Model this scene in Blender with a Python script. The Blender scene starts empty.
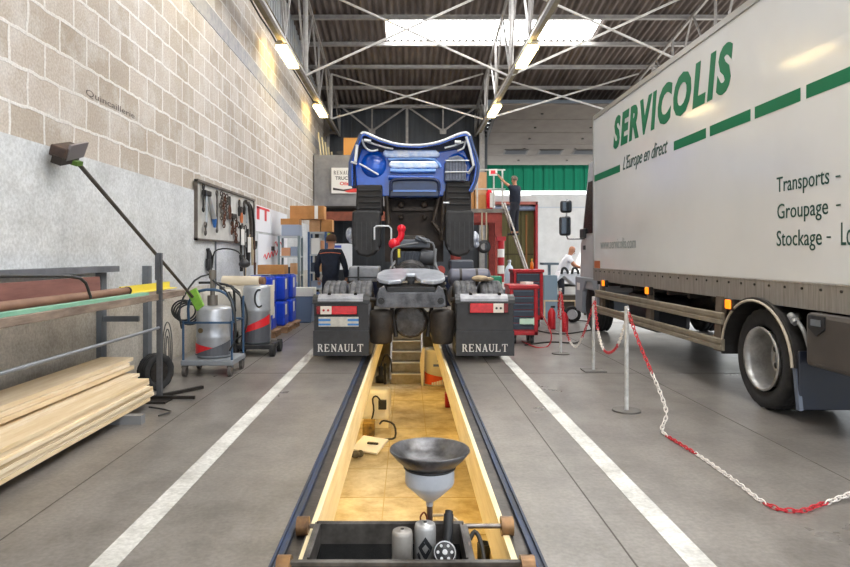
import bpy, math, random
from mathutils import Vector as V, Matrix, Euler
random.seed(7)
sc = bpy.context.scene
C = sc.collection
PI = math.pi
F = 650.0
def P(px, py, Y): return V(((px-408)/F*Y, Y, 1.4-(py-255)/F*Y))
def col(h):
    h = h.lstrip('#'); r = [int(h[i:i+2], 16)/255 for i in (0, 2, 4)]
    return tuple((c/12.92 if c <= .04045 else ((c+.055)/1.055)**2.4) for c in r)+(1,)
# ---------------------------------------------------------------- materials
MATS = {}
def mat(name, c, rough=.6, metal=0, c2=None, scale=8, bump=0, detail=4, emit=0, lo=.35, hi=.65, coat=0, stretch=None, alpha=1, spec=None):
    if name in MATS: return MATS[name]
    m = bpy.data.materials.new(name); m.use_nodes = True
    nt = m.node_tree; b = nt.nodes['Principled BSDF']
    c = col(c); b.inputs['Base Color'].default_value = c
    b.inputs['Roughness'].default_value = rough; b.inputs['Metallic'].default_value = metal
    if coat: b.inputs['Coat Weight'].default_value = coat; b.inputs['Coat Roughness'].default_value = .08
    if spec is not None: b.inputs['Specular IOR Level'].default_value = spec
    if emit:
        b.inputs['Emission Color'].default_value = c; b.inputs['Emission Strength'].default_value = emit
    if c2 or bump:
        tc = nt.nodes.new('ShaderNodeTexCoord'); n = nt.nodes.new('ShaderNodeTexNoise')
        n.inputs['Scale'].default_value = scale; n.inputs['Detail'].default_value = detail; n.inputs['Roughness'].default_value = .65
        if stretch:
            mp = nt.nodes.new('ShaderNodeMapping'); mp.inputs['Scale'].default_value = stretch
            nt.links.new(tc.outputs['Object'], mp.inputs[0]); nt.links.new(mp.outputs[0], n.inputs['Vector'])
        else: nt.links.new(tc.outputs['Object'], n.inputs['Vector'])
        if c2:
            r = nt.nodes.new('ShaderNodeValToRGB'); r.color_ramp.elements[0].color = c; r.color_ramp.elements[1].color = col(c2)
            r.color_ramp.elements[0].position = lo; r.color_ramp.elements[1].position = hi
            nt.links.new(n.outputs['Fac'], r.inputs[0]); nt.links.new(r.outputs[0], b.inputs['Base Color'])
            if emit: nt.links.new(r.outputs[0], b.inputs['Emission Color'])
        if bump:
            bp = nt.nodes.new('ShaderNodeBump'); bp.inputs['Strength'].default_value = bump; bp.inputs['Distance'].default_value = .02
            nt.links.new(n.outputs['Fac'], bp.inputs['Height']); nt.links.new(bp.outputs[0], b.inputs['Normal'])
    MATS[name] = m
    return m
def concrete_mat(name, a, b_, dark, rough, big=.35, bump=.15, stain=.5):
    m = bpy.data.materials.new(name); m.use_nodes = True; MATS[name] = m
    nt = m.node_tree; N = nt.nodes; L = nt.links; bs = N['Principled BSDF']
    g = N.new('ShaderNodeNewGeometry')
    def noise(s, d, r=.6, vec=None):
        n = N.new('ShaderNodeTexNoise'); n.inputs['Scale'].default_value = s; n.inputs['Detail'].default_value = d; n.inputs['Roughness'].default_value = r
        L.new(vec or g.outputs['Position'], n.inputs['Vector']); return n
    def ramp(n, p0, c0, p1, c1):
        r = N.new('ShaderNodeValToRGB'); e = r.color_ramp.elements; e[0].position = p0; e[0].color = c0; e[1].position = p1; e[1].color = c1
        r.color_ramp.interpolation = 'EASE'; L.new(n.outputs['Fac'], r.inputs[0]); return r
    def mix(bt, fac, x, y):
        q = N.new('ShaderNodeMix'); q.data_type = 'RGBA'; q.blend_type = bt; q.inputs[0].default_value = fac
        L.new(x, q.inputs[6]); L.new(y, q.inputs[7]); return q
    r1 = ramp(noise(big, 6), .3, col(a), .7, col(b_))
    W = (1, 1, 1, 1)
    r2 = ramp(noise(2.3, 8, .7), .28, col(dark), .62, W)
    r3 = ramp(noise(38, 3), .3, (.72, .72, .72, 1), .7, (1.1, 1.1, 1.1, 1))
    mp = N.new('ShaderNodeMapping'); mp.inputs['Scale'].default_value = (3.5, .5, 1); L.new(g.outputs['Position'], mp.inputs[0])
    r4 = ramp(noise(1.4, 5, .6, mp.outputs[0]), .28, (.72, .71, .69, 1), .68, W)
    x = mix('MULTIPLY', stain, r1.outputs[0], r2.outputs[0]); x = mix('MULTIPLY', .7, x.outputs[2], r3.outputs[0]); x = mix('MULTIPLY', .6, x.outputs[2], r4.outputs[0])
    L.new(x.outputs[2], bs.inputs['Base Color'])
    rr = N.new('ShaderNodeMapRange'); L.new(noise(1.1, 5).outputs['Fac'], rr.inputs[0]); rr.inputs[1].default_value = .3; rr.inputs[2].default_value = .7
    rr.inputs[3].default_value = rough-.05; rr.inputs[4].default_value = rough+.05; L.new(rr.outputs[0], bs.inputs['Roughness'])
    bp = N.new('ShaderNodeBump'); bp.inputs['Strength'].default_value = bump; bp.inputs['Distance'].default_value = .01
    L.new(noise(25, 5).outputs['Fac'], bp.inputs['Height']); L.new(bp.outputs[0], bs.inputs['Normal'])
    return m
def block_mat():
    m = bpy.data.materials.new('block_wall'); m.use_nodes = True; MATS['block_wall'] = m
    nt = m.node_tree; N = nt.nodes; L = nt.links; bs = N['Principled BSDF']; bs.inputs['Roughness'].default_value = .93
    g = N.new('ShaderNodeNewGeometry'); s = N.new('ShaderNodeSeparateXYZ'); L.new(g.outputs['Position'], s.inputs[0])
    zz = N.new('ShaderNodeMath'); zz.operation = 'SUBTRACT'; L.new(s.outputs[2], zz.inputs[0]); zz.inputs[1].default_value = 2.36-.31*4
    cb = N.new('ShaderNodeCombineXYZ'); L.new(s.outputs[1], cb.inputs[0]); L.new(zz.outputs[0], cb.inputs[1])
    nz = N.new('ShaderNodeTexNoise'); nz.inputs['Scale'].default_value = 4.5; nz.inputs['Detail'].default_value = 6; L.new(g.outputs['Position'], nz.inputs['Vector'])
    va = N.new('ShaderNodeVectorMath'); va.operation = 'SCALE'; va.inputs['Scale'].default_value = .06; L.new(nz.outputs['Color'], va.inputs[0])
    vb = N.new('ShaderNodeVectorMath'); vb.operation = 'ADD'; L.new(cb.outputs[0], vb.inputs[0]); L.new(va.outputs[0], vb.inputs[1])
    br = N.new('ShaderNodeTexBrick'); L.new(vb.outputs[0], br.inputs['Vector'])
    br.inputs['Scale'].default_value = 1; br.inputs['Brick Width'].default_value = .5; br.inputs['Row Height'].default_value = .31
    br.inputs['Mortar Size'].default_value = .018; br.inputs['Mortar Smooth'].default_value = .35; br.offset = .5
    br.inputs['Color1'].default_value = col('#a99e91'); br.inputs['Color2'].default_value = col('#beb5ac'); br.inputs['Mortar'].default_value = col('#d9d7d4')
    n2 = N.new('ShaderNodeTexNoise'); n2.inputs['Scale'].default_value = .5; n2.inputs['Detail'].default_value = 6; L.new(g.outputs['Position'], n2.inputs['Vector'])
    r2 = N.new('ShaderNodeValToRGB'); r2.color_ramp.elements[0].position = .3; r2.color_ramp.elements[0].color = (.84, .81, .77, 1); r2.color_ramp.elements[1].position = .65; r2.color_ramp.elements[1].color = (1.1, 1.1, 1.1, 1)
    L.new(n2.outputs['Fac'], r2.inputs[0])
    n3 = N.new('ShaderNodeTexNoise'); n3.inputs['Scale'].default_value = 45; n3.inputs['Detail'].default_value = 4; L.new(g.outputs['Position'], n3.inputs['Vector'])
    r3 = N.new('ShaderNodeValToRGB'); r3.color_ramp.elements[0].position = .3; r3.color_ramp.elements[0].color = (.72, .72, .72, 1); r3.color_ramp.elements[1].position = .65; r3.color_ramp.elements[1].color = (1.06, 1.06, 1.06, 1)
    L.new(n3.outputs['Fac'], r3.inputs[0])
    # white mortar smears on top of the blocks
    n4 = N.new('ShaderNodeTexNoise'); n4.inputs['Scale'].default_value = 2.2; n4.inputs['Detail'].default_value = 7; n4.inputs['Roughness'].default_value = .7; L.new(g.outputs['Position'], n4.inputs['Vector'])
    r4 = N.new('ShaderNodeValToRGB'); r4.color_ramp.elements[0].position = .47; r4.color_ramp.elements[0].color = (0, 0, 0, 1); r4.color_ramp.elements[1].position = .66; r4.color_ramp.elements[1].color = (.6, .6, .6, 1)
    L.new(n4.outputs['Fac'], r4.inputs[0])
    def mx(bt, f, x, y):
        q = N.new('ShaderNodeMix'); q.data_type = 'RGBA'; q.blend_type = bt; L.new(x, q.inputs[6])
        if isinstance(f, float): q.inputs[0].default_value = f
        else: L.new(f, q.inputs[0])
        if isinstance(y, tuple): q.inputs[7].default_value = y
        else: L.new(y, q.inputs[7])
        return q.outputs[2]
    x = mx('MIX', r4.outputs[0], br.outputs['Color'], col('#cfcdcb'))
    x = mx('MULTIPLY', .8, x, r2.outputs[0]); x = mx('MULTIPLY', .8, x, r3.outputs[0])
    L.new(x, bs.inputs['Base Color'])
    ad = N.new('ShaderNodeMath'); ad.operation = 'MULTIPLY_ADD'; L.new(n3.outputs['Fac'], ad.inputs[0]); ad.inputs[1].default_value = .5; L.new(br.outputs['Fac'], ad.inputs[2])
    bp = N.new('ShaderNodeBump'); bp.inputs['Strength'].default_value = .45; bp.inputs['Distance'].default_value = .01; L.new(ad.outputs[0], bp.inputs['Height']); L.new(bp.outputs[0], bs.inputs['Normal'])
    return m
# ---------------------------------------------------------------- mesh builder
def basis(d):
    d = V(d).normalized(); u = V((0, 0, 1)) if abs(d.z) < .9 else V((1, 0, 0))
    a = d.cross(u).normalized(); return a, a.cross(d).normalized()
class MB:
    def __init__(s): s.v = []; s.f = []; s.m = []; s.s = []; s.cm = 0
    def mi(s, i): s.cm = i; return s
    def add(s, vs, fs, sm=False):
        o = len(s.v); s.v += [V(x) for x in vs]
        for f in fs: s.f.append([i+o for i in f]); s.m.append(s.cm); s.s.append(sm)
        return s
    def box(s, x0, x1, y0, y1, z0, z1):
        vs = [(x, y, z) for x in (x0, x1) for y in (y0, y1) for z in (z0, z1)]
        return s.add(vs, [(0, 1, 3, 2), (4, 6, 7, 5), (0, 4, 5, 1), (2, 3, 7, 6), (0, 2, 6, 4), (1, 5, 7, 3)])
    def cbox(s, c, d, rot=(0, 0, 0)):
        M = Euler(rot).to_matrix(); c = V(c)
        vs = [c+M@V((x*d[0]/2, y*d[1]/2, z*d[2]/2)) for x in (-1, 1) for y in (-1, 1) for z in (-1, 1)]
        return s.add(vs, [(0, 1, 3, 2), (4, 6, 7, 5), (0, 4, 5, 1), (2, 3, 7, 6), (0, 2, 6, 4), (1, 5, 7, 3)])
    def beam(s, p0, p1, w, h=None, up=(0, 0, 1)):
        p0 = V(p0); p1 = V(p1); d = (p1-p0).normalized(); h = h or w
        a = d.cross(V(up)); a = a.normalized() if a.length > 1e-4 else basis(d)[0]
        b = a.cross(d).normalized()
        vs = [p+a*(i*w/2)+b*(j*h/2) for p in (p0, p1) for i, j in ((-1, -1), (1, -1), (1, 1), (-1, 1))]
        return s.add(vs, [(3, 2, 1, 0), (4, 5, 6, 7), (0, 1, 5, 4), (1, 2, 6, 5), (2, 3, 7, 6), (3, 0, 4, 7)])
    def cyl(s, p0, p1, r, n=16, r2=None, cap=True):
        p0 = V(p0); p1 = V(p1); r2 = r if r2 is None else r2; a, b = basis(p1-p0)
        A = [p0+(a*math.cos(t)+b*math.sin(t))*r for t in [2*PI*i/n for i in range(n)]]
        B = [p1+(a*math.cos(t)+b*math.sin(t))*r2 for t in [2*PI*i/n for i in range(n)]]
        s.add(A+B, [(i, n+i, n+(i+1) % n, (i+1) % n) for i in range(n)], True)
        if cap: s.add(A, [list(range(n))]); s.add(B, [list(range(n))[::-1]])
        return s
    def tube(s, pts, r, n=8, closed=False, sm=3):
        pts = [V(p) for p in pts]
        if sm > 1 and len(pts) > 2:
            q = []; k = len(pts)
            for i in range(k if closed else k-1):
                p0 = pts[(i-1) % k] if closed or i else pts[0]; p1 = pts[i]; p2 = pts[(i+1) % k]; p3 = pts[(i+2) % k] if closed or i+2 < k else pts[-1]
                for j in range(sm):
                    t = j/sm; q.append(.5*((2*p1)+(p2-p0)*t+(2*p0-5*p1+4*p2-p3)*t*t+(-p0+3*p1-3*p2+p3)*t**3))
            if not closed: q.append(pts[-1])
            pts = q
        k = len(pts); vs = []; a = None
        for i, p in enumerate(pts):
            if closed: d = pts[(i+1) % k]-pts[i-1]
            else: d = pts[min(i+1, k-1)]-pts[max(i-1, 0)]
            if d.length < 1e-9: d = V((0, 0, 1))
            d.normalize()
            if a is None: a = basis(d)[0]
            a = a-d*a.dot(d); a = a.normalized() if a.length > 1e-6 else basis(d)[0]
            b = a.cross(d)
            vs += [p+(a*math.cos(2*PI*j/n)+b*math.sin(2*PI*j/n))*r for j in range(n)]
        fs = [(i*n+j, ((i+1) % k)*n+j, ((i+1) % k)*n+(j+1) % n, i*n+(j+1) % n) for i in range(k if closed else k-1) for j in range(n)]
        s.add(vs, fs, True)
        if not closed: s.add(vs[:n], [list(range(n))]); s.add(vs[-n:], [list(range(n))[::-1]])
        return s
    def lathe(s, prof, o, ax=(0, 0, 1), n=24, sm=True, rf=None):
        o = V(o); ax = V(ax).normalized(); a, b = basis(ax); vs = []
        for k, (r, h) in enumerate(prof):
            for i in range(n):
                t = 2*PI*i/n; rr = r*(rf(k, i) if rf else 1)
                vs.append(o+ax*h+(a*math.cos(t)+b*math.sin(t))*rr)
        fs = [(k*n+i, (k+1)*n+i, (k+1)*n+(i+1) % n, k*n+(i+1) % n) for k in range(len(prof)-1) for i in range(n)]
        return s.add(vs, fs, sm)
    def prism(s, pts, vec):
        pts = [V(p) for p in pts]; vec = V(vec); n = len(pts)
        s.add(pts+[p+vec for p in pts], [list(range(n))[::-1], list(range(n, 2*n))]+[(i, (i+1) % n, n+(i+1) % n, n+i) for i in range(n)])
        return s
    def ball(s, c, r, sc3=(1, 1, 1), n=12, rot=None):
        c = V(c); vs = []; fs = []; m = n//2; R = Euler(rot).to_matrix() if rot else Matrix.Identity(3)
        for k in range(m+1):
            ph = PI*k/m
            for i in range(n):
                t = 2*PI*i/n; vs.append(c+R@V((r*sc3[0]*math.sin(ph)*math.cos(t), r*sc3[1]*math.sin(ph)*math.sin(t), r*sc3[2]*math.cos(ph))))
        for k in range(m):
            for i in range(n): fs.append((k*n+i, (k+1)*n+i, (k+1)*n+(i+1) % n, k*n+(i+1) % n))
        return s.add(vs, fs, True)
    def build(s, name, mats, parent=None, bevel=0, top=None):
        me = bpy.data.meshes.new(name)
        if not isinstance(mats, (list, tuple)): mats = [mats]
        for q in mats: me.materials.append(q)
        if parent is not None:
            Mi = WM(parent).inverted(); vs = [Mi@p for p in s.v]; loc = None
        else:
            xs = [p.x for p in s.v]; ys = [p.y for p in s.v]; zs = [p.z for p in s.v]
            loc = V(((min(xs)+max(xs))/2, (min(ys)+max(ys))/2, min(zs))); vs = [p-loc for p in s.v]
        me.from_pydata([tuple(p) for p in vs], [], s.f)
        me.polygons.foreach_set('material_index', s.m); me.polygons.foreach_set('use_smooth', s.s); me.update()
        o = bpy.data.objects.new(name, me); C.objects.link(o)
        if parent is not None: o.parent = parent
        else: o.location = loc
        if bevel:
            b = o.modifiers.new('Bevel', 'BEVEL'); b.width = bevel; b.segments = 2; b.limit_method = 'ANGLE'; b.angle_limit = math.radians(50); b.harden_normals = False
        return o
def WM(o):
    M = Matrix.LocRotScale(o.location, o.rotation_euler, o.scale)
    return WM(o.parent)@M if o.parent else M
def tag(o, label=None, cat=None, group=None, kind=None):
    if label: o['label'] = label
    if cat: o['category'] = cat
    if group: o['group'] = group
    if kind: o['kind'] = kind
    return o
def struct(o): o['kind'] = 'structure'; return o
def thing(name, label, cat, loc=(0, 0, 0), rz=0, group=None):
    o = bpy.data.objects.new(name, None); o.empty_display_size = .1; C.objects.link(o); o.location = loc; o.rotation_euler = (0, 0, rz)
    return tag(o, label, cat, group)
def dup(o, loc=None, rz=None, label=None, group=None, parent=None):
    c = o.copy(); C.objects.link(c)
    if parent is not None: c.parent = parent
    if loc is not None: c.location = loc
    if rz is not None: c.rotation_euler = (0, 0, rz)
    if label: c['label'] = label
    if group: c['group'] = group
    for ch in list(o.children): dup(ch, parent=c)
    return c
def text(s, name, m, parent, o, U, Vv, w, h, ext=.003, shear=0, off=0, space=1):
    """lettering on a surface: o = lower left corner, U reading direction, Vv up; w, h = size of its box"""
    cu = bpy.data.curves.new(name, 'FONT'); cu.body = s; cu.size = 1; cu.shear = shear; cu.offset = off; cu.extrude = 0; cu.space_character = space; cu.resolution_u = 3
    t = bpy.data.objects.new('t', cu); C.objects.link(t); dg = bpy.context.evaluated_depsgraph_get(); dg.update()
    me = bpy.data.meshes.new_from_object(t.evaluated_get(dg)); vs = [v.co.copy() for v in me.vertices]; fs = [list(p.vertices) for p in me.polygons]
    bpy.data.objects.remove(t); bpy.data.meshes.remove(me)
    x0 = min(v.x for v in vs); x1 = max(v.x for v in vs); y0 = min(v.y for v in vs); y1 = max(v.y for v in vs)
    U = V(U).normalized(); Vv = V(Vv).normalized(); Nn = U.cross(Vv); o = V(o)
    A = [o+U*((v.x-x0)/(x1-x0)*w)+Vv*((v.y-y0)/(y1-y0)*h)+Nn*ext for v in vs]
    b = MB(); b.add(A, fs)
    # side walls of the letters
    from collections import Counter
    ec = Counter(tuple(sorted((f[i], f[(i+1) % len(f)]))) for f in fs for i in range(len(f)))
    k = len(A); B = [p-Nn*ext for p in A]; b.add(A+B, [(i, j, j+k, i+k) for (i, j), c in ec.items() if c == 1])
    return b.build(name, m, parent)
def roman(s, m, parent, o, w, h, ext=.004, name='lettering'):
    """capitals with slab serifs facing -Y, lower left corner o"""
    G = {'R': [(.18, 0, .18, 1, .2), (.18, .94, .6, .94, .12), (.18, .5, .6, .5, .1), (.66, .55, .66, .9, .2), (.5, .5, .8, .04, .2), (0, .04, .36, .04, .08), (0, .96, .3, .96, .08), (.72, .04, .98, .04, .08)],
         'E': [(.18, 0, .18, 1, .2), (.1, .95, .8, .95, .1), (.1, .05, .8, .05, .1), (.2, .5, .6, .5, .1), (.8, .75, .8, 1, .08), (.82, 0, .82, .25, .08), (.6, .38, .6, .62, .07), (0, .04, .2, .04, .08), (0, .96, .2, .96, .08)],
         'N': [(.17, 0, .17, 1, .1), (.83, 0, .83, 1, .1), (.14, .97, .84, .06, .2), (0, .04, .34, .04, .08), (.66, .96, 1, .96, .08), (0, .96, .2, .96, .08)],
         'A': [(.16, 0, .5, .98, .1), (.84, 0, .5, .98, .21), (.28, .33, .7, .33, .09), (0, .04, .32, .04, .08), (.66, .04, 1, .04, .08)],
         'U': [(.18, .25, .18, 1, .2), (.82, .25, .82, 1, .1), (.2, .22, .4, .06, .18), (.4, .06, .64, .06, .12), (.64, .06, .82, .26, .12), (0, .96, .36, .96, .08), (.66, .96, 1, .96, .08)],
         'L': [(.2, 0, .2, 1, .2), (.1, .05, .82, .05, .1), (.84, 0, .84, .3, .09), (0, .96, .4, .96, .08), (0, .04, .2, .04, .08)],
         'T': [(.5, 0, .5, 1, .2), (.04, .95, .96, .95, .1), (.05, .72, .05, 1, .08), (.95, .72, .95, 1, .08), (.32, .04, .68, .04, .08)]}
    b = MB(); cw = w/len(s)
    for i, ch in enumerate(s):
        for x0, z0, x1, z1, t in G[ch]:
            P0 = V((o[0]+(i+.06+.86*x0)*cw, o[1], o[2]+z0*h)); P1 = V((o[0]+(i+.06+.86*x1)*cw, o[1], o[2]+z1*h)); b.beam(P0, P1, t*cw*.9, ext, (0, 1, 0)) if False else b.beam(P0, P1, t*cw*.9, ext*(1+.02*(i % 3)), V((0, 1, 0)))
    return b.build(name, m, parent)
def tyre(mb, c, r, w, ax=(1, 0, 0), n=60, rim=.57):
    """tyre with grooves and shoulder blocks, centred at c"""
    h = w/2; ri = r*rim
    prof = [(ri, -h*.75), (ri+.01, -h*.86), (r*.8, -h), (r*.93, -h*.97), (r*.985, -h*.86)]
    prof += [(r, -h*.8), (r, -h*.5), (r*.97, -h*.48), (r*.97, -h*.42), (r, -h*.4), (r, -h*.06), (r*.97, -h*.04), (r*.97, h*.04), (r, h*.06), (r, h*.4), (r*.97, h*.42), (r*.97, h*.48), (r, h*.5), (r, h*.8)]
    prof += [(r*.985, h*.86), (r*.93, h*.97), (r*.8, h), (ri+.01, h*.86), (ri, h*.75)]
    def rf(k, i):
        if k in (4, 5, 6, 17, 18, 19) and i % 3 == 0: return .97
        if k in (9, 10, 13, 14) and i % 3 == 1: return .978
        return 1
    mb.lathe(prof, c, ax, n, True, rf)
    return mb
# ---------------------------------------------------------------- materials used
steel = mat('painted_steel', '#a5a29e', .5, .3, '#8d8987', 6)
steel_w = mat('white_steel', '#c9c7c2', .5, .1, '#aeaba6', 5)
dkmetal = mat('dark_metal', '#3a3633', .5, .6, '#25211e', 10, .1)
black = mat('black_plastic', '#17181a', .45, 0, '#26272a', 12)
rubber = mat('rubber', '#1d1d1f', .8, 0, '#2b2a2a', 14, .1)
rubber_g = mat('dusty_rubber', '#3b3c40', .85, 0, '#6a6a6c', 9, .15)
white = mat('white_paint', '#e8e8e6', .4, 0, '#dadad8', 2)
whitep = mat('white_plastic', '#e6e4df', .4)
red = mat('red_paint', '#b81822', .35, 0, '#9c1620', 4)
orange = mat('orange_lens', '#f07a12', .25, emit=1.2)
blue = mat('blue_plastic', '#1440c4', .35, 0, '#1036a8', 3)
card = mat('cardboard', '#c08a55', .85, 0, '#a97743', 3)
card2 = mat('pale_cardboard', '#cfa57c', .85, 0, '#bd9066', 3)
wood = mat('pine', '#e3cfae', .7, 0, '#d3b98f', 3, .1, stretch=(6, .6, 6))
wood_e = mat('pine_edge', '#efe2cb', .7, 0, '#dcc299', 5, .1, stretch=(8, .5, 8))
brownw = mat('brown_wood', '#6d4a3b', .8, 0, '#4f362c', 5, .1, stretch=(5, .6, 5))
chrome = mat('chrome', '#c9cacc', .25, .9)
silver = mat('silver_paint', '#b4b6b9', .35, .5, '#9fa1a4', 5)
greyp = mat('grey_paint', '#70757b', .5, .1, '#5f646a', 4)
green = mat('green_paint', '#1c8a4a', .5)
navy = mat('navy_cloth', '#1c2333', .9, 0, '#151a27', 12)
skin = mat('skin', '#b98468', .6, 0, '#a97458', 10)
# ---------------------------------------------------------------- setting
YB = 25.4
def roofz(y): return 7.25+.15*(25-y) if y > 13 else 9.05-.15*(13-y)
bm_ = block_mat()
b = MB(); b.box(-3.5, -3.2, -8, YB, 0, 6.95); struct(b.build('wall_left', bm_))
pl = concrete_mat('plaster', '#d3d6d9', '#cacdcf', '#bcbebf', .9, .8, .2, .35)
b = MB(); b.box(-3.2, -3.17, -8, YB-.02, .93, 2.36); struct(b.build('trim_1', pl))
lo = concrete_mat('rough_render', '#bab2a5', '#cdc8bf', '#a69e92', .95, .9, .5, .5)
b = MB(); b.box(-3.2, -3.16, -8, YB-.02, 0, .93); struct(b.build('trim_2', lo))
wall_band = mat('wall_band_grey', '#8f8f92', .95, 0, '#a6a3a1', 6, .2)
b = MB(); b.box(-3.2, -3.192, 2, YB-.1, 5.12, 5.42); struct(b.build('trim_3', wall_band))  # thin grey band along the upper wall, darker than the blocks
clad = mat('light_cladding', '#b9bcc0', .6, 0, '#999c9f', .8, 0, stretch=(1, 3, .3))
b = MB()
y = -8.0
while y < YB:
    b.box(-3.36, -3.3, y, y+.1, 6.95, roofz(y+.1)+.15 if y > 13 else roofz(y)+.1); b.box(-3.36, -3.34, y+.1, y+.3, 6.95, (roofz(y+.3)+.1) if y > 13 else roofz(y)+.1); y += .3
struct(b.build('wall_left_upper', clad))
dclad = mat('dark_cladding', '#4f545b', .6, .1, '#3d4147', .8, 0, stretch=(3, 1, .3))
b = MB(); x = -3.2
while x < 2.9:
    b.box(x, x+.09, YB-.04, YB, 0, 7.6); b.box(x+.09, x+.3, YB, YB+.04, 0, 7.6); x += .3
x = 2.9
while x < 12.8:
    b.box(x, x+.09, YB-.04, YB, 6.72, 7.6); b.box(x+.09, x+.3, YB, YB+.04, 6.72, 7.6); x += .3
struct(b.build('wall_back', dclad))
# roof: corrugated sheets with skylight bands
fib = mat('fibre_cement', '#756b66', .9, 0, '#4c4440', 1.2, .1, stretch=(4, .5, 1))
sky_m = mat('skylight_sheet', '#ffffff', .5, emit=9)
def sheet(x0, x1, y0, y1, dz=0):
    n = int((x1-x0)/.03); vs = []; fs = []
    for i in range(n+1):
        x = x0+(x1-x0)*i/n; z = .03*math.cos(2*PI*x/.2)
        vs += [(x, y0, roofz(y0)+z+dz), (x, y1, roofz(y1)+z+dz)]
    return vs, [(2*i, 2*i+1, 2*i+3, 2*i+2) for i in range(n)]
b = MB()
SK = [(18.5, 20.0), (13.2, 14.7), (7.5, 9.0), (2.0, 3.5), (-4, -2.5)]  # first band is in view; the unseen others are added as fill light
ys = [25.5, 23.3, 21.6, 20.0, 18.5, 16.9, 14.7, 13.2, 13.0, 11.0, 9.0, 7.5, 5.5, 3.5, 2.0, 0, -2.5, -4, -8]
for a_, c_ in zip(ys[1:], ys[:-1]):
    if (a_, c_) in SK:
        b.add(*sheet(-3.4, -.65, a_, c_)); b.add(*sheet(5.6, 13, a_, c_))
    else: b.add(*sheet(-3.4, 13, a_, c_+.04))
struct(b.build('ceiling', fib))
for i, (a_, c_) in enumerate(SK):
    b = MB(); b.add(*sheet(-.65, 5.6, a_, c_, .012)); struct(b.build('window_%d' % (i+1), sky_m))
# purlins
nt_ = 4
for y in [25.1, 23.3, 21.6, 20.0, 18.4, 16.8, 15.1, 13.4]:
    b = MB(); z = roofz(y)-.1; b.box(-3.3, 13, y-.04, y+.04, z-.06, z+.05); b.box(-3.3, 13, y-.07, y+.07, z-.07, z-.05)
    struct(b.build('trim_%d' % nt_, steel)); nt_ += 1
# long lattice girders
ZC = 6.03
for X in (-2.66, 2.62, 7.9):
    b = MB(); b.beam((X, 2, ZC), (X, YB-.1, ZC), .07, .07)
    pts = [YB-.1, 22.1, 19.4, 16.7, 14.0, 11.3, 8.6]
    b.beam((X, 13, 8.8), (X, YB-.1, roofz(YB)-.25), .07, .08); b.beam((X, 2, roofz(2)-.25), (X, 13, 8.8), .07, .08)
    for i, y in enumerate(pts):
        b.beam((X, y, ZC), (X, y, roofz(y)-.2), .06, .06, (0, 1, 0))
        if i: 
            ym = (y+pts[i-1])/2
            b.beam((X, ym, roofz(ym)-.2), (X, pts[i-1], ZC), .045, .045); b.beam((X, ym, roofz(ym)-.2), (X, y, ZC), .045, .045)
    struct(b.build('trim_%d' % nt_, steel)); nt_ += 1
# cross braces between the girders
for (xa, xb) in ((-2.6, 2.56), (2.68, 7.84)):
    for y in (22.1, 16.7):
        b = MB(); zt = roofz(y)-.12; 
        b.beam((xa, y, ZC), (xb, y, zt), .05, .05, (0, 1, 0)); b.beam((xa, y+.06, zt), (xb, y+.06, ZC), .05, .05, (0, 1, 0))
        b.beam((xa, y, ZC), (xa, y, zt), .06, .06, (0, 1, 0))
        struct(b.build('trim_%d' % nt_, steel_w)); nt_ += 1
# truss in front of the back wall
b = MB(); Yt = 24.7; zt = roofz(Yt)-.25
tx = [(v-408)/F*Yt for v in (341, 372, 407, 443, 477, 488)]
b.beam((-3.2, Yt, zt), (13, Yt, zt), .1, .12)
for i, (u, w) in enumerate(zip(tx[:4], tx[1:5])):
    b.beam((u, Yt, zt if i % 2 == 0 else 6.1), (w, Yt, 6.1 if i % 2 == 0 else zt), .06, .06, (0, 1, 0))
for u in (tx[1], tx[3]): b.beam((u, Yt, zt), (u, Yt, 6.1), .05, .05, (0, 1, 0)); b.cbox((u, Yt, 6.1), (.25, .04, .2))
for u in (tx[2], tx[4]+.15, -3.05): b.beam((u, Yt+.1, zt), (u, Yt+.1, 0.0), .1, .1, (0, 1, 0))
struct(b.build('trim_%d' % nt_, steel)); nt_ += 1
# beams over the door and its posts
b = MB(); b.box(2.9, 13, 24.2, 24.35, 7.0, 7.18); b.box(2.9, 13, 23.6, 23.72, 6.72, 6.9); struct(b.build('trim_%d' % nt_, mat('blue_grey_steel', '#8b939b', .5, .3))); nt_ += 1
b = MB(); b.box(2.75, 2.95, 25.0, 25.3, 0, 7.0); struct(b.build('trim_%d' % nt_, steel)); nt_ += 1
# steel columns on the left wall
for y in (24.6,):
    b = MB(); b.box(-3.18, -2.98, y-.09, y-.07, 5.9, roofz(y)-.1); b.box(-3.09, -3.07, y-.09, y+.09, 5.9, roofz(y)-.1); b.box(-3.18, -2.98, y+.07, y+.09, 5.9, roofz(y)-.1)
    b.beam((-3.05, y, 6.03), (-2.66, y, 6.03), .07, .1)
    struct(b.build('trim_%d' % nt_, mat('brown_grey_steel', '#6c6560', .6, .3, '#837b75', 4))); nt_ += 1
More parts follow.
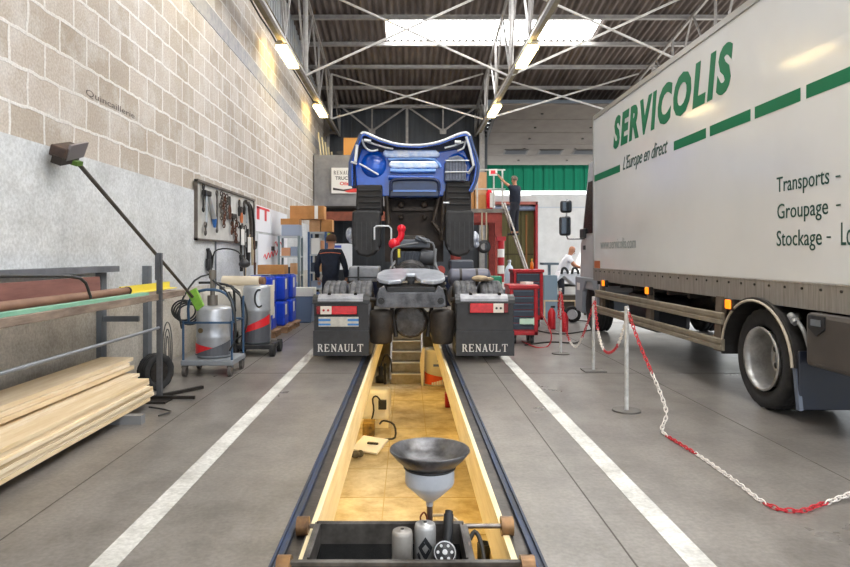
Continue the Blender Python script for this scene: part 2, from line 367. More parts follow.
# floor with the pit opening
fl = concrete_mat('concrete_floor', '#76716c', '#918c87', '#5f5953', .32, .3, .06, .42)
PY0, PY1 = 2.2, 16.3
b = MB(); b.box(-3.5, -.62, -8, 26, -.33, 0); b.box(.62, 13, -8, 26, -.33, 0); b.box(-.62, .62, -8, PY0, -.33, 0); b.box(-.62, .62, PY1, 26, -.33, 0)
struct(b.build('floor', fl))
gr = mat('asphalt', '#a9a59f', .9, 0, '#93908b', 1.5, .1)
b = MB(); b.box(-30, 50, 26, 70, -.3, -.02); struct(b.build('floor_outside', gr))
b = MB(); b.box(13, 50, -8, 26, -.3, -.02); struct(b.build('floor_yard', gr))
pitc = mat('pit_concrete', '#d9cba6', .6, 0, '#a08c62', 2.6, .3, 10, lo=.34, hi=.66)
pitw = mat('pit_paint', '#d8c9a2', .7, 0, '#b09c70', 2.5, .2, 6)
b = MB(); b.box(-1.0, 1.0, PY0-.2, PY1+.2, -1.6, -1.4); struct(b.build('floor_pit', pitc))
b = MB()
for y in [4.5+1.0*i for i in range(12)]: b.box(-.9, .9, y, y+.012, -1.4, -1.397)
for x in (-.28, .28): b.box(x, x+.01, 3, 16, -1.4, -1.397)
struct(b.build('trim_%d' % nt_, mat('pit_joint', '#b39d6a', .9))); nt_ += 1
for sgn, nm in ((-1, 'wall_pit_left'), (1, 'wall_pit_right')):
    b = MB(); xs = sorted((sgn*.88, sgn*1.0)); b.box(xs[0], xs[1], PY0-.2, PY1+.2, -1.4, -.33); struct(b.build(nm, pitw))
b = MB(); b.box(-.88, .88, PY0-.2, PY0-.05, -1.4, -.33); struct(b.build('wall_pit_front', pitw))
b = MB(); b.box(-.88, .88, PY1, PY1+.2, -1.4, -.33); struct(b.build('wall_pit_back', pitw))
bluep = mat('worn_blue_paint', '#22375c', .55, .1, '#2f343f', 5, .1, 8, lo=.35, hi=.55, stretch=(6, .8, 1))
railm = mat('dark_rail', '#57524e', .4, .5, '#312d2b', 6, .15)
timber = mat('pit_timber', '#f0e2bd', .6, 0, '#dccb9e', 3, .1, stretch=(4, .5, 4))
for sgn in (-1, 1):
    def bx(b, a, c, z0, z1): xs = sorted((sgn*a, sgn*c)); b.box(xs[0], xs[1], PY0, PY1, z0, z1)
    b = MB(); bx(b, .578, .62, -.33, .004); bx(b, .608, .62, .004, .018); struct(b.build('trim_%d' % nt_, bluep)); nt_ += 1
    b = MB(); bx(b, .505, .578, -.33, -.02); bx(b, .505, .515, -.02, 0); struct(b.build('trim_%d' % nt_, railm)); nt_ += 1
    b = MB(); bx(b, .475, .505, -.30, 0); struct(b.build('trim_%d' % nt_, timber)); nt_ += 1
# painted lines and floor joints
lw = concrete_mat('line_paint', '#dcdcd8', '#cfcfcb', '#a09c98', .6, .8, .05, .6)
for x in (-1.37, 1.325):
    b = MB(); b.box(x-.062, x+.062, -8, 22, .0, .002); struct(b.build('trim_%d' % nt_, lw)); nt_ += 1
b = MB()
for x in (1.03, 2.74, -2.0): b.box(x-.004, x+.004, -8, 24, 0, .0015)
for y in (7.7, 13.5, 19): b.box(.66, 9, y-.005, y+.005, 0, .0015); b.box(-3.1, -.66, y-.005, y+.005, 0, .0015)
struct(b.build('trim_%d' % nt_, mat('joint_dark', '#55504b', .9))); nt_ += 1
# pit stairs
t = thing('pit_stairs', 'worn concrete stairs with metal-edged treads at the far end of the inspection pit', 'stairs', (0, 14.2, -1.4))
for k in range(6):
    b = MB(); b.box(-.36, .3, 14.2+.3*k, 16.29, -1.4+.2*k, -1.4+.2*(k+1)-.02); b.build('step', mat('stair_concrete', '#a8a08f', .8, 0, '#8d8471', 6, .2), t)
    b = MB(); b.box(-.36, .3, 14.19+.3*k, 14.26+.3*k, -1.42+.2*(k+1), -1.4+.2*(k+1)); b.build('step_edge', mat('stair_edge', '#d5d0c2', .5, .3), t)
for x in (-.38, .32):
    b = MB(); b.beam((x, 14.15, -1.38), (x, 16.2, .0), .04, .2); b.build('stringer', steel, t)
# lamps
tube_w = mat('lamp_tube', '#ffe6a6', .4, emit=16)
tube_p = mat('pit_tube', '#ffd680', .4, emit=23)
def ceil_lamp(X, Y, label):
    t = thing('fluorescent_lamp', label, 'ceiling lamp', (X, Y, 5.9), 0, 'tube lamps under the roof')
    b = MB(); b.prism([(X-.13, Y-.8, 5.97), (X-.07, Y-.8, 6.05), (X+.07, Y-.8, 6.05), (X+.13, Y-.8, 5.97)], (0, 1.6, 0)); b.build('housing', mat('lamp_housing', '#c8bfa4', .5), t)
    for s in (-1, 1):
        b = MB(); b.cyl((X+s*.055, Y-.76, 5.95), (X+s*.055, Y+.76, 5.95), .022, 10); b.build('tube', tube_w, t)
    b = MB(); b.box(X-.12, X+.12, Y-.8, Y+.8, 5.9, 5.925); b.build('diffuser', mat('lamp_diffuser', '#ffe9a8', .5, emit=9), t)
trm = mat('trunking', '#8d8162', .6, .2, '#6f664d', 4)
for X, side in ((-2.76, 'left'), (2.72, 'right')):
    b = MB(); b.box(X-.07, X+.07, 2, YB-.2, 6.05, 6.17); b.box(X-.1, X+.1, 2, YB-.2, 6.17, 6.18)
    tag(b.build('cable_trunking', trm), 'long cable trunking carrying tube lamps along the '+('block wall' if X < 0 else 'middle roof girder'), 'trunking')
for Y, l in ((14.9, 'near'), (20.5, 'far'), (9.3, ''), (3.7, '')):
    ceil_lamp(-2.76, Y, {'near': 'lit tube lamp high on the block wall, nearer of the two', 'far': 'lit tube lamp high on the block wall, farther of the two', '': 'lit tube lamp high on the block wall, overhead outside the picture'}[l])
    ceil_lamp(2.72, Y, {'near': 'lit tube lamp under the middle girder below the skylight', 'far': 'lit tube lamp under the middle girder beside the overhead door', '': 'lit tube lamp under the middle girder, overhead outside the picture'}[l])
for Y in (4.2, 7.0, 9.8, 12.6):
    for s in (-1, 1):
        t = thing('pit_lamp', 'warm tube lamp under the edge of the inspection pit', 'lamp', (s*.8, Y, -.5), 0, 'warm tube lamps under the pit edges')
        b = MB(); b.box(s*.84-.04, s*.84+.04, Y-.65, Y+.65, -.56, -.44); b.build('housing', greyp, t)
        b = MB(); b.cyl((s*.77, Y-.6, -.5), (s*.77, Y+.6, -.5), .025, 10); b.build('tube', tube_p, t)
b = MB(); b.tube([(-3.18, y, 6.55+.02*math.sin(y*3)) for y in range(2, 26, 1)], .02, 6, sm=1); tag(b.build('wall_dark_line', black), 'thin dark line running along the top of the block wall', 'cable')  # dark line near the wall top, drawn as a thin tube
# graffiti on one block
text('Quincaillerie', 'graffiti', mat('graffiti_ink', '#5d534f', .9), None, (-3.197, 6.45, 2.98), (0, 1, 0), (0, 0, 1), 1.15, .075, .0005)
g = bpy.data.objects['graffiti']; g['kind'] = 'structure'; g.name = 'trim_%d' % nt_; nt_ += 1
# overhead door hanging open over the exit
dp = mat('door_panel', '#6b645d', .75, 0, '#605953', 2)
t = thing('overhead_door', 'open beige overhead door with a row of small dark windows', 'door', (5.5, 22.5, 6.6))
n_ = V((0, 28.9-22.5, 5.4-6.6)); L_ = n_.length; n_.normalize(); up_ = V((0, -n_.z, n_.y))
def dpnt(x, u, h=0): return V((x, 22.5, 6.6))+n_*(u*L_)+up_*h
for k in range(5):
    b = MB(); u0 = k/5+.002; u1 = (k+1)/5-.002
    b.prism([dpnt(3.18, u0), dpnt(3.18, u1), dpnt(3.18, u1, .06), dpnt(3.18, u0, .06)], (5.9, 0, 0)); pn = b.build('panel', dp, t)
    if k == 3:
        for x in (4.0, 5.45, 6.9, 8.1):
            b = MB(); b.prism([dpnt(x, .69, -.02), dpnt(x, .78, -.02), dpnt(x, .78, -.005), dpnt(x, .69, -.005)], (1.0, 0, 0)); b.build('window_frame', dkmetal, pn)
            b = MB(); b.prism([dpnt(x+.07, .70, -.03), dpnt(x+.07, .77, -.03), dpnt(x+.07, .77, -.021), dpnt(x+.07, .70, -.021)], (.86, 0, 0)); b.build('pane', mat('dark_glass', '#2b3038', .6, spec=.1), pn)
b = MB()
for x in (4.8, 6.9):
    for u in (.12, .32, .5, .68, .9): b.cyl(dpnt(x, u, 0), dpnt(x, u, -.03), .05, 8)
b.build('rivet', dkmetal, t)['kind'] = 'stuff'
b = MB(); b.beam(dpnt(3.1, -.02), dpnt(3.1, 1.0), .12, .14); b.build('track', dkmetal, t)
b = MB()
for i in range(16): b.cbox(dpnt(3.0, i/16+.03, -.02), (.12, .16, .1))
b.build('chain_guide', black, t)['kind'] = 'stuff'
# ================================================================ tractor unit seen from behind
Y0 = 8.4
cabblue = mat('cab_blue', '#0a58c6', .2, 0, '#0645a6', 3, coat=.6)
cabdark = mat('cab_dark_blue', '#101f45', .4)
flapm = mat('mudflap', '#35363a', .6, 0, '#2c2d30', 8, .05)
fend = mat('fender_grey', '#6f7176', .5, 0, '#5a5b60', 8, .1)
frame_m = mat('chassis_grime', '#2f2c2a', .7, .3, '#48423c', 8, .2)
castm = mat('greasy_cast', '#5b5a5b', .45, .5, '#3d3b3a', 9, .2)
T = thing('tractor_truck', 'dark tractor unit with its blue cab tilted forward, parked over the inspection pit', 'truck', (.07, 9.2, 0))
cx = .07
# rear wheels
for s in (-1, 1):
    for k, off in enumerate((.72, 1.08)):
        c = (cx+s*off, 9.15, .52)
        b = MB(); tyre(b, c, .52, .31); w = b.build('wheel', rubber_g, T)
        b = MB(); b.lathe([(.28, -.1*s), (.29, .12*s), (.26, .12*s), (.24, .0), (.12, -.02*s), (.1, .05*s), (0, .06*s)], c, (1, 0, 0), 28); b.build('rim', silver, w)
# mudflaps with lights
def flap(x0, x1, s):
    b = MB(); b.box(x0, x1, Y0, Y0+.02, .095, .42); b.box(x0+.01, x1-.01, Y0+.015, Y0+.03, .40, .82)
    m = b.build('mudflap', flapm, T, .006)
    pts = []
    for i in range(9):
        a = PI/2*i/8; pts.append((Y0+.13-.13*math.cos(a), .86+.09*math.sin(a)))
    pts += [(Y0+1.35, .99), (Y0+1.35, .97), (Y0+.13, .93), (Y0+.03, .86)]
    # fender cap
    b = MB(); q = [(y, z) for y, z in [(Y0-.0, .77), (Y0+.01, .82), (Y0+.05, .86), (Y0+.13, .885), (Y0+.18, .88), (Y0+.18, .86), (Y0+.13, .865), (Y0+.07, .84), (Y0+.04, .77)]]
    b.prism([(x0-.01, y, z) for y, z in q], (x1-x0+.02, 0, 0)); fc = b.build('fender', mat('black_fender', '#1f2022', .5), T, .004)
    b = MB(); b.prism([(x0+.06, y, z) for y, z in [(Y0-.008, .80), (Y0-.0, .835), (Y0+.05, .868), (Y0+.13, .892), (Y0+.13, .887), (Y0+.0, .80)]], (x1-x0-.14, 0, 0)); b.build('fender_plate', mat('fender_plate', '#9a9ba0', .5, .2, '#808186', 8), fc)
    for x in (x0+.2, x1-.18):
        b = MB(); b.cyl((x, Y0+.08, .885), (x, Y0+.14, .905), .022, 8); b.build('bolt', dkmetal, fc)
    nm = MB()
    roman('RENAULT', mat('flap_letters', '#d8d6d0', .6), m, (x0+.055+(0 if s < 0 else .02), Y0-.002, .15), .60, .10)
    return m
flap(-1.227, -.505, -1); flap(.62, 1.375, 1)
# slab serifs so the letters read as roman capitals: thin feet under each word
lensr = mat('red_lens', '#d8141e', .2, 0, '#b00c16', 12, coat=.5); lensw = mat('clear_lens', '#d9d0c6', .2, coat=.5); lensd = mat('dark_red_lens', '#6e0d14', .25)
def light(segs, z0, z1):
    b = MB(); b.box(segs[0][0]-.015, segs[-1][1]+.015, Y0-.01, Y0+.02, z0-.012, z1+.012); L0 = b.build('tail_light', black, T, .004)
    for xa, xb, m, n in segs:
        b = MB(); b.box(xa, xb, Y0-.03, Y0-.01, z0, z1); q = b.build(n, m, L0, .006)
        if n == 'clear_lens':
            for dx in (.3, .7):
                b = MB(); b.cyl((xa+(xb-xa)*dx, Y0-.031, (z0+z1)/2), (xa+(xb-xa)*dx, Y0-.034, (z0+z1)/2), .016, 10); o = b.build('bulb', red if xa < 0 else dkmetal, None); o.parent = L0; o.matrix_parent_inverse = WM(L0).inverted()
light([(-1.18, -1.13, lensd, 'dark_lens'), (-1.13, -.985, lensw, 'clear_lens'), (-.985, -.66, lensr, 'red_lens')], .635, .74)
light([(.80, 1.10, lensr, 'red_lens'), (1.10, 1.235, lensw, 'clear_lens'), (1.235, 1.29, lensd, 'dark_lens')], .655, .775)
# worn blue and silver strip under the left light
b = MB(); b.box(-1.155, -.64, Y0-.006, Y0+.012, .475, .6); st = b.build('reflective_strip', mat('strip_silver', '#cfcbc0', .35, .3, '#aaa79f', 6), T)
for xa, xb in ((-1.157, -1.0), (-.78, -.638)):
    b = MB(); b.box(xa, xb, Y0-.009, Y0-.005, .49, .515); b.box(xa, xb, Y0-.009, Y0-.005, .545, .575); b.build('blue_band', mat('strip_blue', '#3a7cc0', .4), st)
# chassis rails and cross members
b = MB()
for s in (-1, 1):
    x = cx+s*.42; b.box(x-.04, x+.04, 8.75, 14.2, .93, .95); b.box(x-.04, x+.04, 8.75, 14.2, .70, .72); b.box(x+s*.03, x+s*.04, 8.75, 14.2, .70, .95)
for y in (9.7, 10.8, 12.2, 13.6): b.box(cx-.42, cx+.42, y, y+.08, .74, .92)
b.build('chassis_frame', frame_m, T)
b = MB()   # shaped rear cross member
zc = .82
prof = [(-.46, .77), (-.45, .90), (-.42, 1.0), (-.36, 1.04), (-.31, .95), (.31, .95), (.36, 1.04), (.42, 1.0), (.45, .90), (.46, .77), (.40, .745), (-.40, .745)]
b.prism([(cx-.03+x, Y0+.12, z-.04) for x, z in prof], (0, .12, 0)); cm = b.build('rear_crossmember', mat('crossmember', '#6a6c72', .4, .35, '#3c3d42', 7, .1), T, .012)
b = MB(); b.box(cx-.34, cx+.28, Y0+.14, Y0+.3, .915, .975); b.build('crossmember_pad', black, cm)
for x in (-.42, .36):
    b = MB(); b.cyl((cx+x, Y0+.1, .80), (cx+x, Y0+.13, .80), .045, 12); b.cyl((cx+x, Y0+.085, .80), (cx+x, Y0+.13, .80), .018, 8); b.build('tow_eye', black, cm)
for s in (-1, 1):
    b = MB(); b.tube([(cx+s*.5, Y0+.2, .8), (cx+s*.62, Y0+.15, .82), (cx+s*.72, Y0+.12, .78)], .035, 8); b.build('fender_bracket', dkmetal, T)
# axle, differential and air bags
b = MB(); prof = [(.0, -.12), (.12, -.12), (.2, -.06), (.235, .04), (.22, .16), (.12, .26), (.0, .28)]
b.lathe(prof, (cx-.04, 9.15, .52), (0, 1, 0), 28); b.cyl((cx-.95, 9.15, .52), (cx+.95, 9.15, .52), .085, 16)
b.lathe([(0, -.33), (.21, -.33), (.235, -.29), (.255, -.1), (.2, 0)], (cx-.04, 9.15, .50), (0, 1, 0), 12, False)
b.build('rear_axle', mat('axle_grime', '#3c3733', .6, .3, '#4f463e', 8, .2), T)
b = MB(); b.lathe([(.0, -.01), (.19, 0), (.2, .02)], (cx-.04, 8.81, .50), (0, 1, 0), 12, False)
for i in range(10):
    a = 2*PI*i/10; b.cyl((cx-.04+.19*math.cos(a), 8.785, .50+.19*math.sin(a)), (cx-.04+.19*math.cos(a), 8.83, .50+.19*math.sin(a)), .014, 6)
b.build('differential_cover', castm, T)
for s in (-1, 1):
    X = cx+s*.41-.02
    b = MB(); b.lathe([(0, .0), (.13, .0), (.15, .03), (.15, .1), (.165, .14), (.165, .38), (.15, .43), (.1, .45), (0, .45)], (X, 8.72, .22), (0, 0, 1), 24); b.build('air_bag', mat('air_bag', '#26221f', .6, 0, '#3a332d', 8, .1), T)
    b = MB(); b.cyl((X-s*.2, 8.75, .3), (X-s*.13, 8.85, .75), .028, 10); b.build('damper', dkmetal, T)
# fifth wheel coupling
plate = mat('coupling_plate', '#c8ccd4', .28, .35, '#9fa4ad', 5, .05)  # pale blue-white base colour stands for skylights reflected in the plate
b = MB(); out = []
for i in range(17):
    a = PI*i/16; out.append((-.47*math.cos(a)*(1 if True else 1), -.0))
topz = 1.20
poly = [(-.08, 8.95), (-.14, 8.75), (-.3, 8.68), (-.42, 8.78), (-.47, 8.95), (-.47, 9.25), (-.4, 9.5), (-.2, 9.62), (.2, 9.62), (.4, 9.5), (.47, 9.25), (.47, 8.95), (.42, 8.78), (.3, 8.68), (.14, 8.75), (.08, 8.95), (.06, 9.2), (-.06, 9.2)]
M_ = [(cx-.03+x, y, topz-(9.6-y)*.16) for x, y in poly]
b.prism(M_, (0, 0, -.05)); fw = b.build('fifth_wheel', plate, T, .012)
b = MB()
for s in (-1, 1): b.prism([(cx-.03+s*.44, 8.8, 1.03), (cx-.03+s*.3, 8.7, .99), (cx-.03+s*.14, 8.78, 1.0), (cx-.03+s*.2, 8.78, .95), (cx-.03+s*.38, 8.85, .96)], (0, .5, 0))
b.build('coupling_skirt', castm, fw)
b = MB(); b.box(cx-.42, cx+.36, 8.85, 9.5, .955, .99); b.box(cx-.5, cx-.38, 9.0, 9.35, .95, 1.1); b.box(cx+.32, cx+.44, 9.0, 9.35, .95, 1.1); b.build('coupling_base', dkmetal, T)
b = MB(); b.cyl((cx-.03, 8.95, 1.0), (cx-.03, 8.95, 1.1), .05, 12); b.box(cx-.07, cx+.01, 8.9, 9.05, 1.04, 1.08); b.build('locking_jaw', black, fw)
# tanks and boxes beside the frame
b = MB(); b.box(cx-1.0, cx-.52, 10.2, 10.9, .98, 1.22); lb = b.build('battery_box', mat('box_lid_grey', '#8d9096', .45, .2, '#77797f', 6), T, .03)
b = MB(); b.box(cx-.86, cx-.83, 10.15, 10.21, .98, 1.22); b.box(cx-1.02, cx-.5, 10.18, 10.92, 1.04, 1.06); b.build('strap', black, lb)
b = MB(); b.cyl((cx+.62, 10.2, 1.05), (cx+1.16, 10.2, 1.05), .14, 22); b.ball((cx+.62, 10.2, 1.05), .14, (.5, 1, 1), 16); b.ball((cx+1.16, 10.2, 1.05), .14, (.5, 1, 1), 16); at_ = b.build('air_tank', mat('tank_grey', '#5a5b68', .45, .2), T)
b = MB()
for x in (.75, 1.0):
    b.lathe([(.146, -.02), (.146, .02)], (cx+x, 10.2, 1.05), (1, 0, 0), 22)
b.build('tank_strap', dkmetal, at_)
b = MB(); b.box(cx+.62, cx+1.0, 10.6, 11.1, 1.14, 1.32); b.build('battery_lid', mat('battery_lid', '#3a3f4b', .5), T, .03)
b = MB(); b.cyl((cx-1.0, 10.9, .62), (cx-1.0, 12.2, .62), .3, 22); b.build('fuel_tank', silver, T)
b = MB(); b.cyl((cx+.98, 11.3, .62), (cx+.98, 12.4, .62), .3, 22); b.build('fuel_tank', silver, T)
b = MB()
for i in range(9): b.box(cx-.5, cx+.5, 9.7+i*.12, 9.78+i*.12, .96, .985)
b.build('catwalk', mat('catwalk', '#8b8273', .6, .4), T)
# engine and gearbox
b = MB(); b.box(cx-.3, cx+.3, 11.6, 13.4, .9, 1.5); b.box(cx-.22, cx+.24, 11.5, 13.2, 1.5, 1.75); eng = b.build('engine', frame_m, T, .05)
b = MB(); b.cyl((cx-.02, 10.5, 1.0), (cx-.02, 11.6, 1.1), .24, 20, .34)
for i in range(6): b.lathe([(.27+.01*i, -.02), (.29+.012*i, 0), (.27+.01*i, .02)], (cx-.02, 10.6+.17*i, 1.01+.015*i), (0, 1, .08), 20)
b.build('gearbox', castm, T)
b = MB(); b.box(cx-.26, cx+.16, 10.9, 11.3, 1.2, 1.46); 
for i in range(7): b.box(cx-.25+i*.058, cx-.22+i*.058, 10.86, 10.92, 1.2, 1.46)
b.build('retarder', mat('retarder', '#3b3f47', .45, .4, '#50555e', 8, .2), T, .01)
b = MB(); b.cyl((cx+.14, 10.95, 1.37), (cx+.38, 10.95, 1.34), .13, 18); b.build('brake_cylinder', mat('cyl_grey', '#494b50', .5, .3), T)
b = MB(); b.box(cx-.3, cx+.3, 10.9, 11.1, 1.52, 1.66); b.cbox((cx+.16, 10.85, 1.66), (.22, .1, .08), (0, .3, 0)); b.build('engine_bracket', mat('brk', '#5f646c', .5, .3), T, .015)
b = MB(); b.tube([(cx-.32, 10.8, 1.15), (cx-.34, 10.8, 1.45), (cx-.2, 10.8, 1.55), (cx+.1, 10.8, 1.6)], .02, 6); b.tube([(cx+.1, 10.75, 1.7), (cx+.25, 10.75, 1.62), (cx+.36, 10.75, 1.55), (cx+.37, 10.75, 1.1)], .02, 6)
b.tube([(cx-.28, 10.7, 1.3), (cx-.42, 10.5, 1.1), (cx-.6, 10.4, 1.05)], .018, 6); b.tube([(cx-.1, 10.6, 1.2), (cx+.1, 10.2, 1.1), (cx+.2, 9.8, 1.0)], .022, 6); b.tube([(cx-.3, 10.6, 1.2), (cx-.25, 10.2, 1.05), (cx-.3, 9.8, 1.0)], .022, 6)
b.tube([(cx+.4, 11, 1.5), (cx+.38, 10.8, 1.3), (cx+.42, 10.6, 1.15), (cx+.5, 10.4, 1.05)], .02, 6)
b.build('hoses', mat('hose_grey', '#6c6e72', .5), T)
rc = mat('red_cap', '#e0102a', .3)
b = MB(); b.tube([(cx-.26, 10.9, 1.62), (cx-.19, 10.9, 1.7), (cx-.18, 10.9, 1.84)], .055, 10); b.ball((cx-.3, 10.86, 1.59), .1, (1, 1, .9)); b.ball((cx-.18, 10.9, 1.84), .075)
b.build('red_filler_hose', rc, T)
b = MB(); b.box(cx-.24, cx-.2, 10.8, 10.84, 1.36, 1.5); b.build('yellow_tag', mat('yellow_tag', '#d8c83a', .5), T)
b = MB(); b.cyl((cx+.47, 10.7, 1.15), (cx+.47, 10.75, 1.15), .075, 12); b.build('red_valve', mat('dull_red', '#a04038', .5), T)
# front axle wheels, fuel side steps
for s in (-1, 1):
    b = MB(); tyre(b, (cx+s*1.05, 12.9, .52), .52, .31); w = b.build('wheel', rubber, T)
    b = MB(); b.lathe([(.28, -.1*s), (.29, .12*s), (.2, .1*s), (.1, .14*s), (0, .14*s)], (cx+s*1.05, 12.9, .52), (1, 0, 0), 24); b.build('rim', silver, w)
# front bumper / grille base staying on the chassis
b = MB(); b.box(cx-1.22, cx+1.22, 13.9, 14.3, .3, .95); b.build('bumper', cabdark, T, .06)
# --------- tilted cab, underside facing the viewer
Yc = 11.8
def Q(px, py, dy=0): return P(px, py, Yc)+V((0, dy, 0))
cab = MB()
# outline of the open underside of the cab (traced as a real rim) and the cab body behind it
rim = [(350, 186), (350, 163), (355, 148), (361, 134), (365, 132.5), (380, 139), (398, 144), (420, 145), (440, 141.5), (456, 135), (466, 132.5), (470, 136), (474, 150), (478.5, 166), (476, 182), (471, 192)]
n = len(rim); A = [Q(x, y) for x, y in rim]
dirc = V((0, .97, -.1))
Bk = [p+V((-.0, 2.1, .15)) for p in A]
cab.add(A+Bk, [(i, i+1, n+i+1, n+i) for i in range(n-1)])
cab.add([p*1 for p in Bk], [list(range(n))])
CB = cab.build('cab', cabblue, T)
CB.modifiers.new('Solid', 'SOLIDIFY').thickness = .05
b = MB(); b.prism([p+V((0, .4, 0)) for p in A], (0, .03, 0)); b.build('dark_recess', cabdark, CB)  # dark plate added so the shaded gap under the rim reads deep
b = MB(); b.tube([p for p in A[3:12]], .02, 8, sm=3); b.build('top_trim', mat('trim_white', '#e8ecef', .3), CB)
for q_ in (A[:4], A[11:]): b = MB(); b.tube(q_, .03, 8, sm=2); b.build('side_trim', mat('side_trim_blue', '#27406f', .35, coat=.5), CB)
# recessed floor pan with ribs
b = MB()
pan = [(356, 195), (354, 165), (361, 146), (376, 149), (395, 151), (430, 151), (455, 147), (466, 148), (473, 166), (468, 195)]
pp = [Q(x, y, .25) for x, y in pan]; b.prism(pp, (0, .12, 0)); pan_o = b.build('floor_pan', cabblue, CB, .02)
def rbar(pts, r, m, nm, dy=.18, nn=8): bb = MB(); bb.tube([Q(x, y, dy) for x, y in pts], r, nn, sm=3); return bb.build(nm, m, CB)
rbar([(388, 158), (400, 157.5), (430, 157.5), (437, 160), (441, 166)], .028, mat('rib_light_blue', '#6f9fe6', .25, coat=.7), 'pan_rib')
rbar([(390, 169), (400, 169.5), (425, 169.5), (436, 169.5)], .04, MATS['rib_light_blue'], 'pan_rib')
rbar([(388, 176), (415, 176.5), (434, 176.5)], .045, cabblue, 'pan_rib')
b = MB()
for x in (397, 408, 419, 429): b.lathe([(0, -.03), (.07, -.02), (.095, .03), (.1, .09)], Q(x, 163.5, .2), (0, 1, 0), 18)
b.build('pan_boss', cabblue, CB)
# pressed panels, white highlight on the blue painted into their colour
b = MB(); b.prism([Q(*p, .16) for p in [(384, 148), (436, 148), (441, 152), (439, 156), (386, 156), (382, 152)]], (0, .1, 0)); b.build('pressed_panel', mat('panel_highlight', '#e4ecf8', .15, .1, '#9dbcf0', 5, coat=1), CB, .03)
b = MB(); b.prism([Q(*p, .16) for p in [(390, 159.5), (438, 159.5), (440, 166), (436, 167), (392, 167), (388, 164)]], (0, .1, 0)); b.build('pressed_panel', MATS['panel_highlight'], CB, .03)
b = MB(); b.ball(Q(373, 163, .3), .26, (1, .5, 1), 20); b.ball(Q(374, 155, .3), .17, (1.1, .5, .8), 16); b.build('wheel_arch_bulge', cabblue, CB)
b = MB(); b.ball(Q(458, 162, .3), .22, (1, .5, 1), 20); b.build('wheel_arch_bulge', cabblue, CB)
# stays on the side of the cab
trw = mat('stay_white', '#d5d9dc', .35, .2)
rbar([(357, 145), (355.5, 162)], .03, trw, 'stay', -.02); rbar([(351, 162), (357, 164)], .02, trw, 'stay', -.02)
rbar([(359, 163), (368, 168), (378, 174)], .018, trw, 'stay', .1); rbar([(361, 136), (364, 145), (370, 150), (378, 149)], .02, trw, 'stay', .1)
rbar([(367, 141), (376, 144), (386, 147), (393, 148)], .018, trw, 'stay', .08); rbar([(364, 140), (371, 141)], .03, trw, 'stay', .02)
rbar([(466, 137), (470, 150), (473.5, 166)], .025, trw, 'stay', -.02); rbar([(473.5, 166), (468, 174)], .025, mat('stay_grey', '#8b8f94', .4), 'stay', -.02)
rbar([(455, 142), (461, 142)], .035, trw, 'stay', .02); rbar([(466, 140), (464, 147), (458, 150)], .018, trw, 'stay', .08); rbar([(445, 147), (455, 144.5), (464, 141)], .018, trw, 'stay', .1)
# grey mesh covered air box on the right
b = MB(); b.prism([Q(*p, .02) for p in [(445, 181), (445, 163), (449, 157), (458, 155), (464, 158), (467, 166), (466, 181)]], (0, .3, 0)); ab = b.build('air_box', mat('air_box_grey', '#4c5262', .45, .1, '#6c7484', 14), CB, .02)
b = MB()
for y in (160.5, 172): b.tube([Q(445, y, -.0), Q(469, y, -.0)], .012, 6)
b.build('retaining_bar', trw, ab)
b = MB()
for i in range(7): b.box(*sorted((Q(446+i*3, 0).x, Q(446.6+i*3, 0).x)), Yc+.0, Yc+.02, Q(0, 179).z, Q(0, 161).z)
b.build('vent_slats', mat('slat_dark', '#2b3040', .5), ab)
# lower dark blue tunnel in the middle
b = MB(); b.prism([Q(*p, .1) for p in [(389, 197), (389, 183), (393, 177), (436, 177), (440, 183), (440, 197)]], (0, .5, 0)); tn = b.build('engine_tunnel', mat('tunnel_blue', '#10305f', .3, 0, '#0a1a38', 2, coat=.2), CB, .03)
rbar([(391, 190), (391, 182), (396, 179), (415, 178.5), (434, 179), (439, 183), (439, 190)], .03, cabdark, 'tunnel_edge', .08)
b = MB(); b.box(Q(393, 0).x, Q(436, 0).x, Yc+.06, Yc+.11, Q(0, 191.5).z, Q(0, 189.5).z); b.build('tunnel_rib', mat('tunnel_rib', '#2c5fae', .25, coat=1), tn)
# wheel arch housings
arch = mat('arch_plastic', '#1b1b1d', .6, 0, '#2f2f31', 6, .05); arch2 = mat('arch_dark', '#141314', .6, 0, '#241d1a', 8)
for side, (xa, xb, ya) in (('l', (354, 382, 184)), ('r', (444.5, 472, 180))):
    b = MB(); 
    b.prism([Q(*p, .12) for p in [(xa+1, 214), (xa+2, ya), (xb, ya), (xb, 214)]], (0, .45, 0)); h = b.build('wheel_arch', arch2, CB, .03)
    b = MB()
    for i in range(4): yy = ya+5+i*6; b.box(Q(xa+4, 0).x, Q(xb-1, 0).x, Yc+.08, Yc+.13, Q(0, yy+1).z, Q(0, yy).z)
    b.build('arch_rib', arch, h)
    b = MB(); xa2, xb2 = (352.5, 381) if side == 'l' else (445, 473.5)
    b.prism([Q(*p, -.1) for p in [(xa2, 244), (xa2, 213), (xa2+1, 210.5), (xb2-2, 210.5), (xb2, 213), (xb2, 246), (xb2-6, 254), (xb2-14, 257), (xa2+6, 255)]], (0, .35, 0)); m = b.build('mudguard', arch, CB, .04)
    b = MB()
    for i in range(1, 6): xx = xa2+i*(xb2-xa2)/6; b.box(Q(xx, 0).x-.006, Q(xx, 0).x+.006, Yc-.11, Yc-.09, Q(0, 250).z, Q(0, 222).z)
    for x_ in (xa2+2.5, xb2-4): b.prism([Q(x_, 246, -.11), Q(x_+3, 249, -.11), Q(x_, 250.5, -.11)], (0, .02, 0))
    b.build('mudguard_rib', mat('guard_rib', '#39393c', .5), m)
b = MB(); b.tube([Q(375, 240, -.2), Q(375, 228, -.2), Q(377, 226.5, -.2), Q(389, 226.5, -.2), Q(391.5, 229, -.2), Q(391.5, 240, -.2)], .018, 6, sm=1); b.build('grab_rail', trw, T)
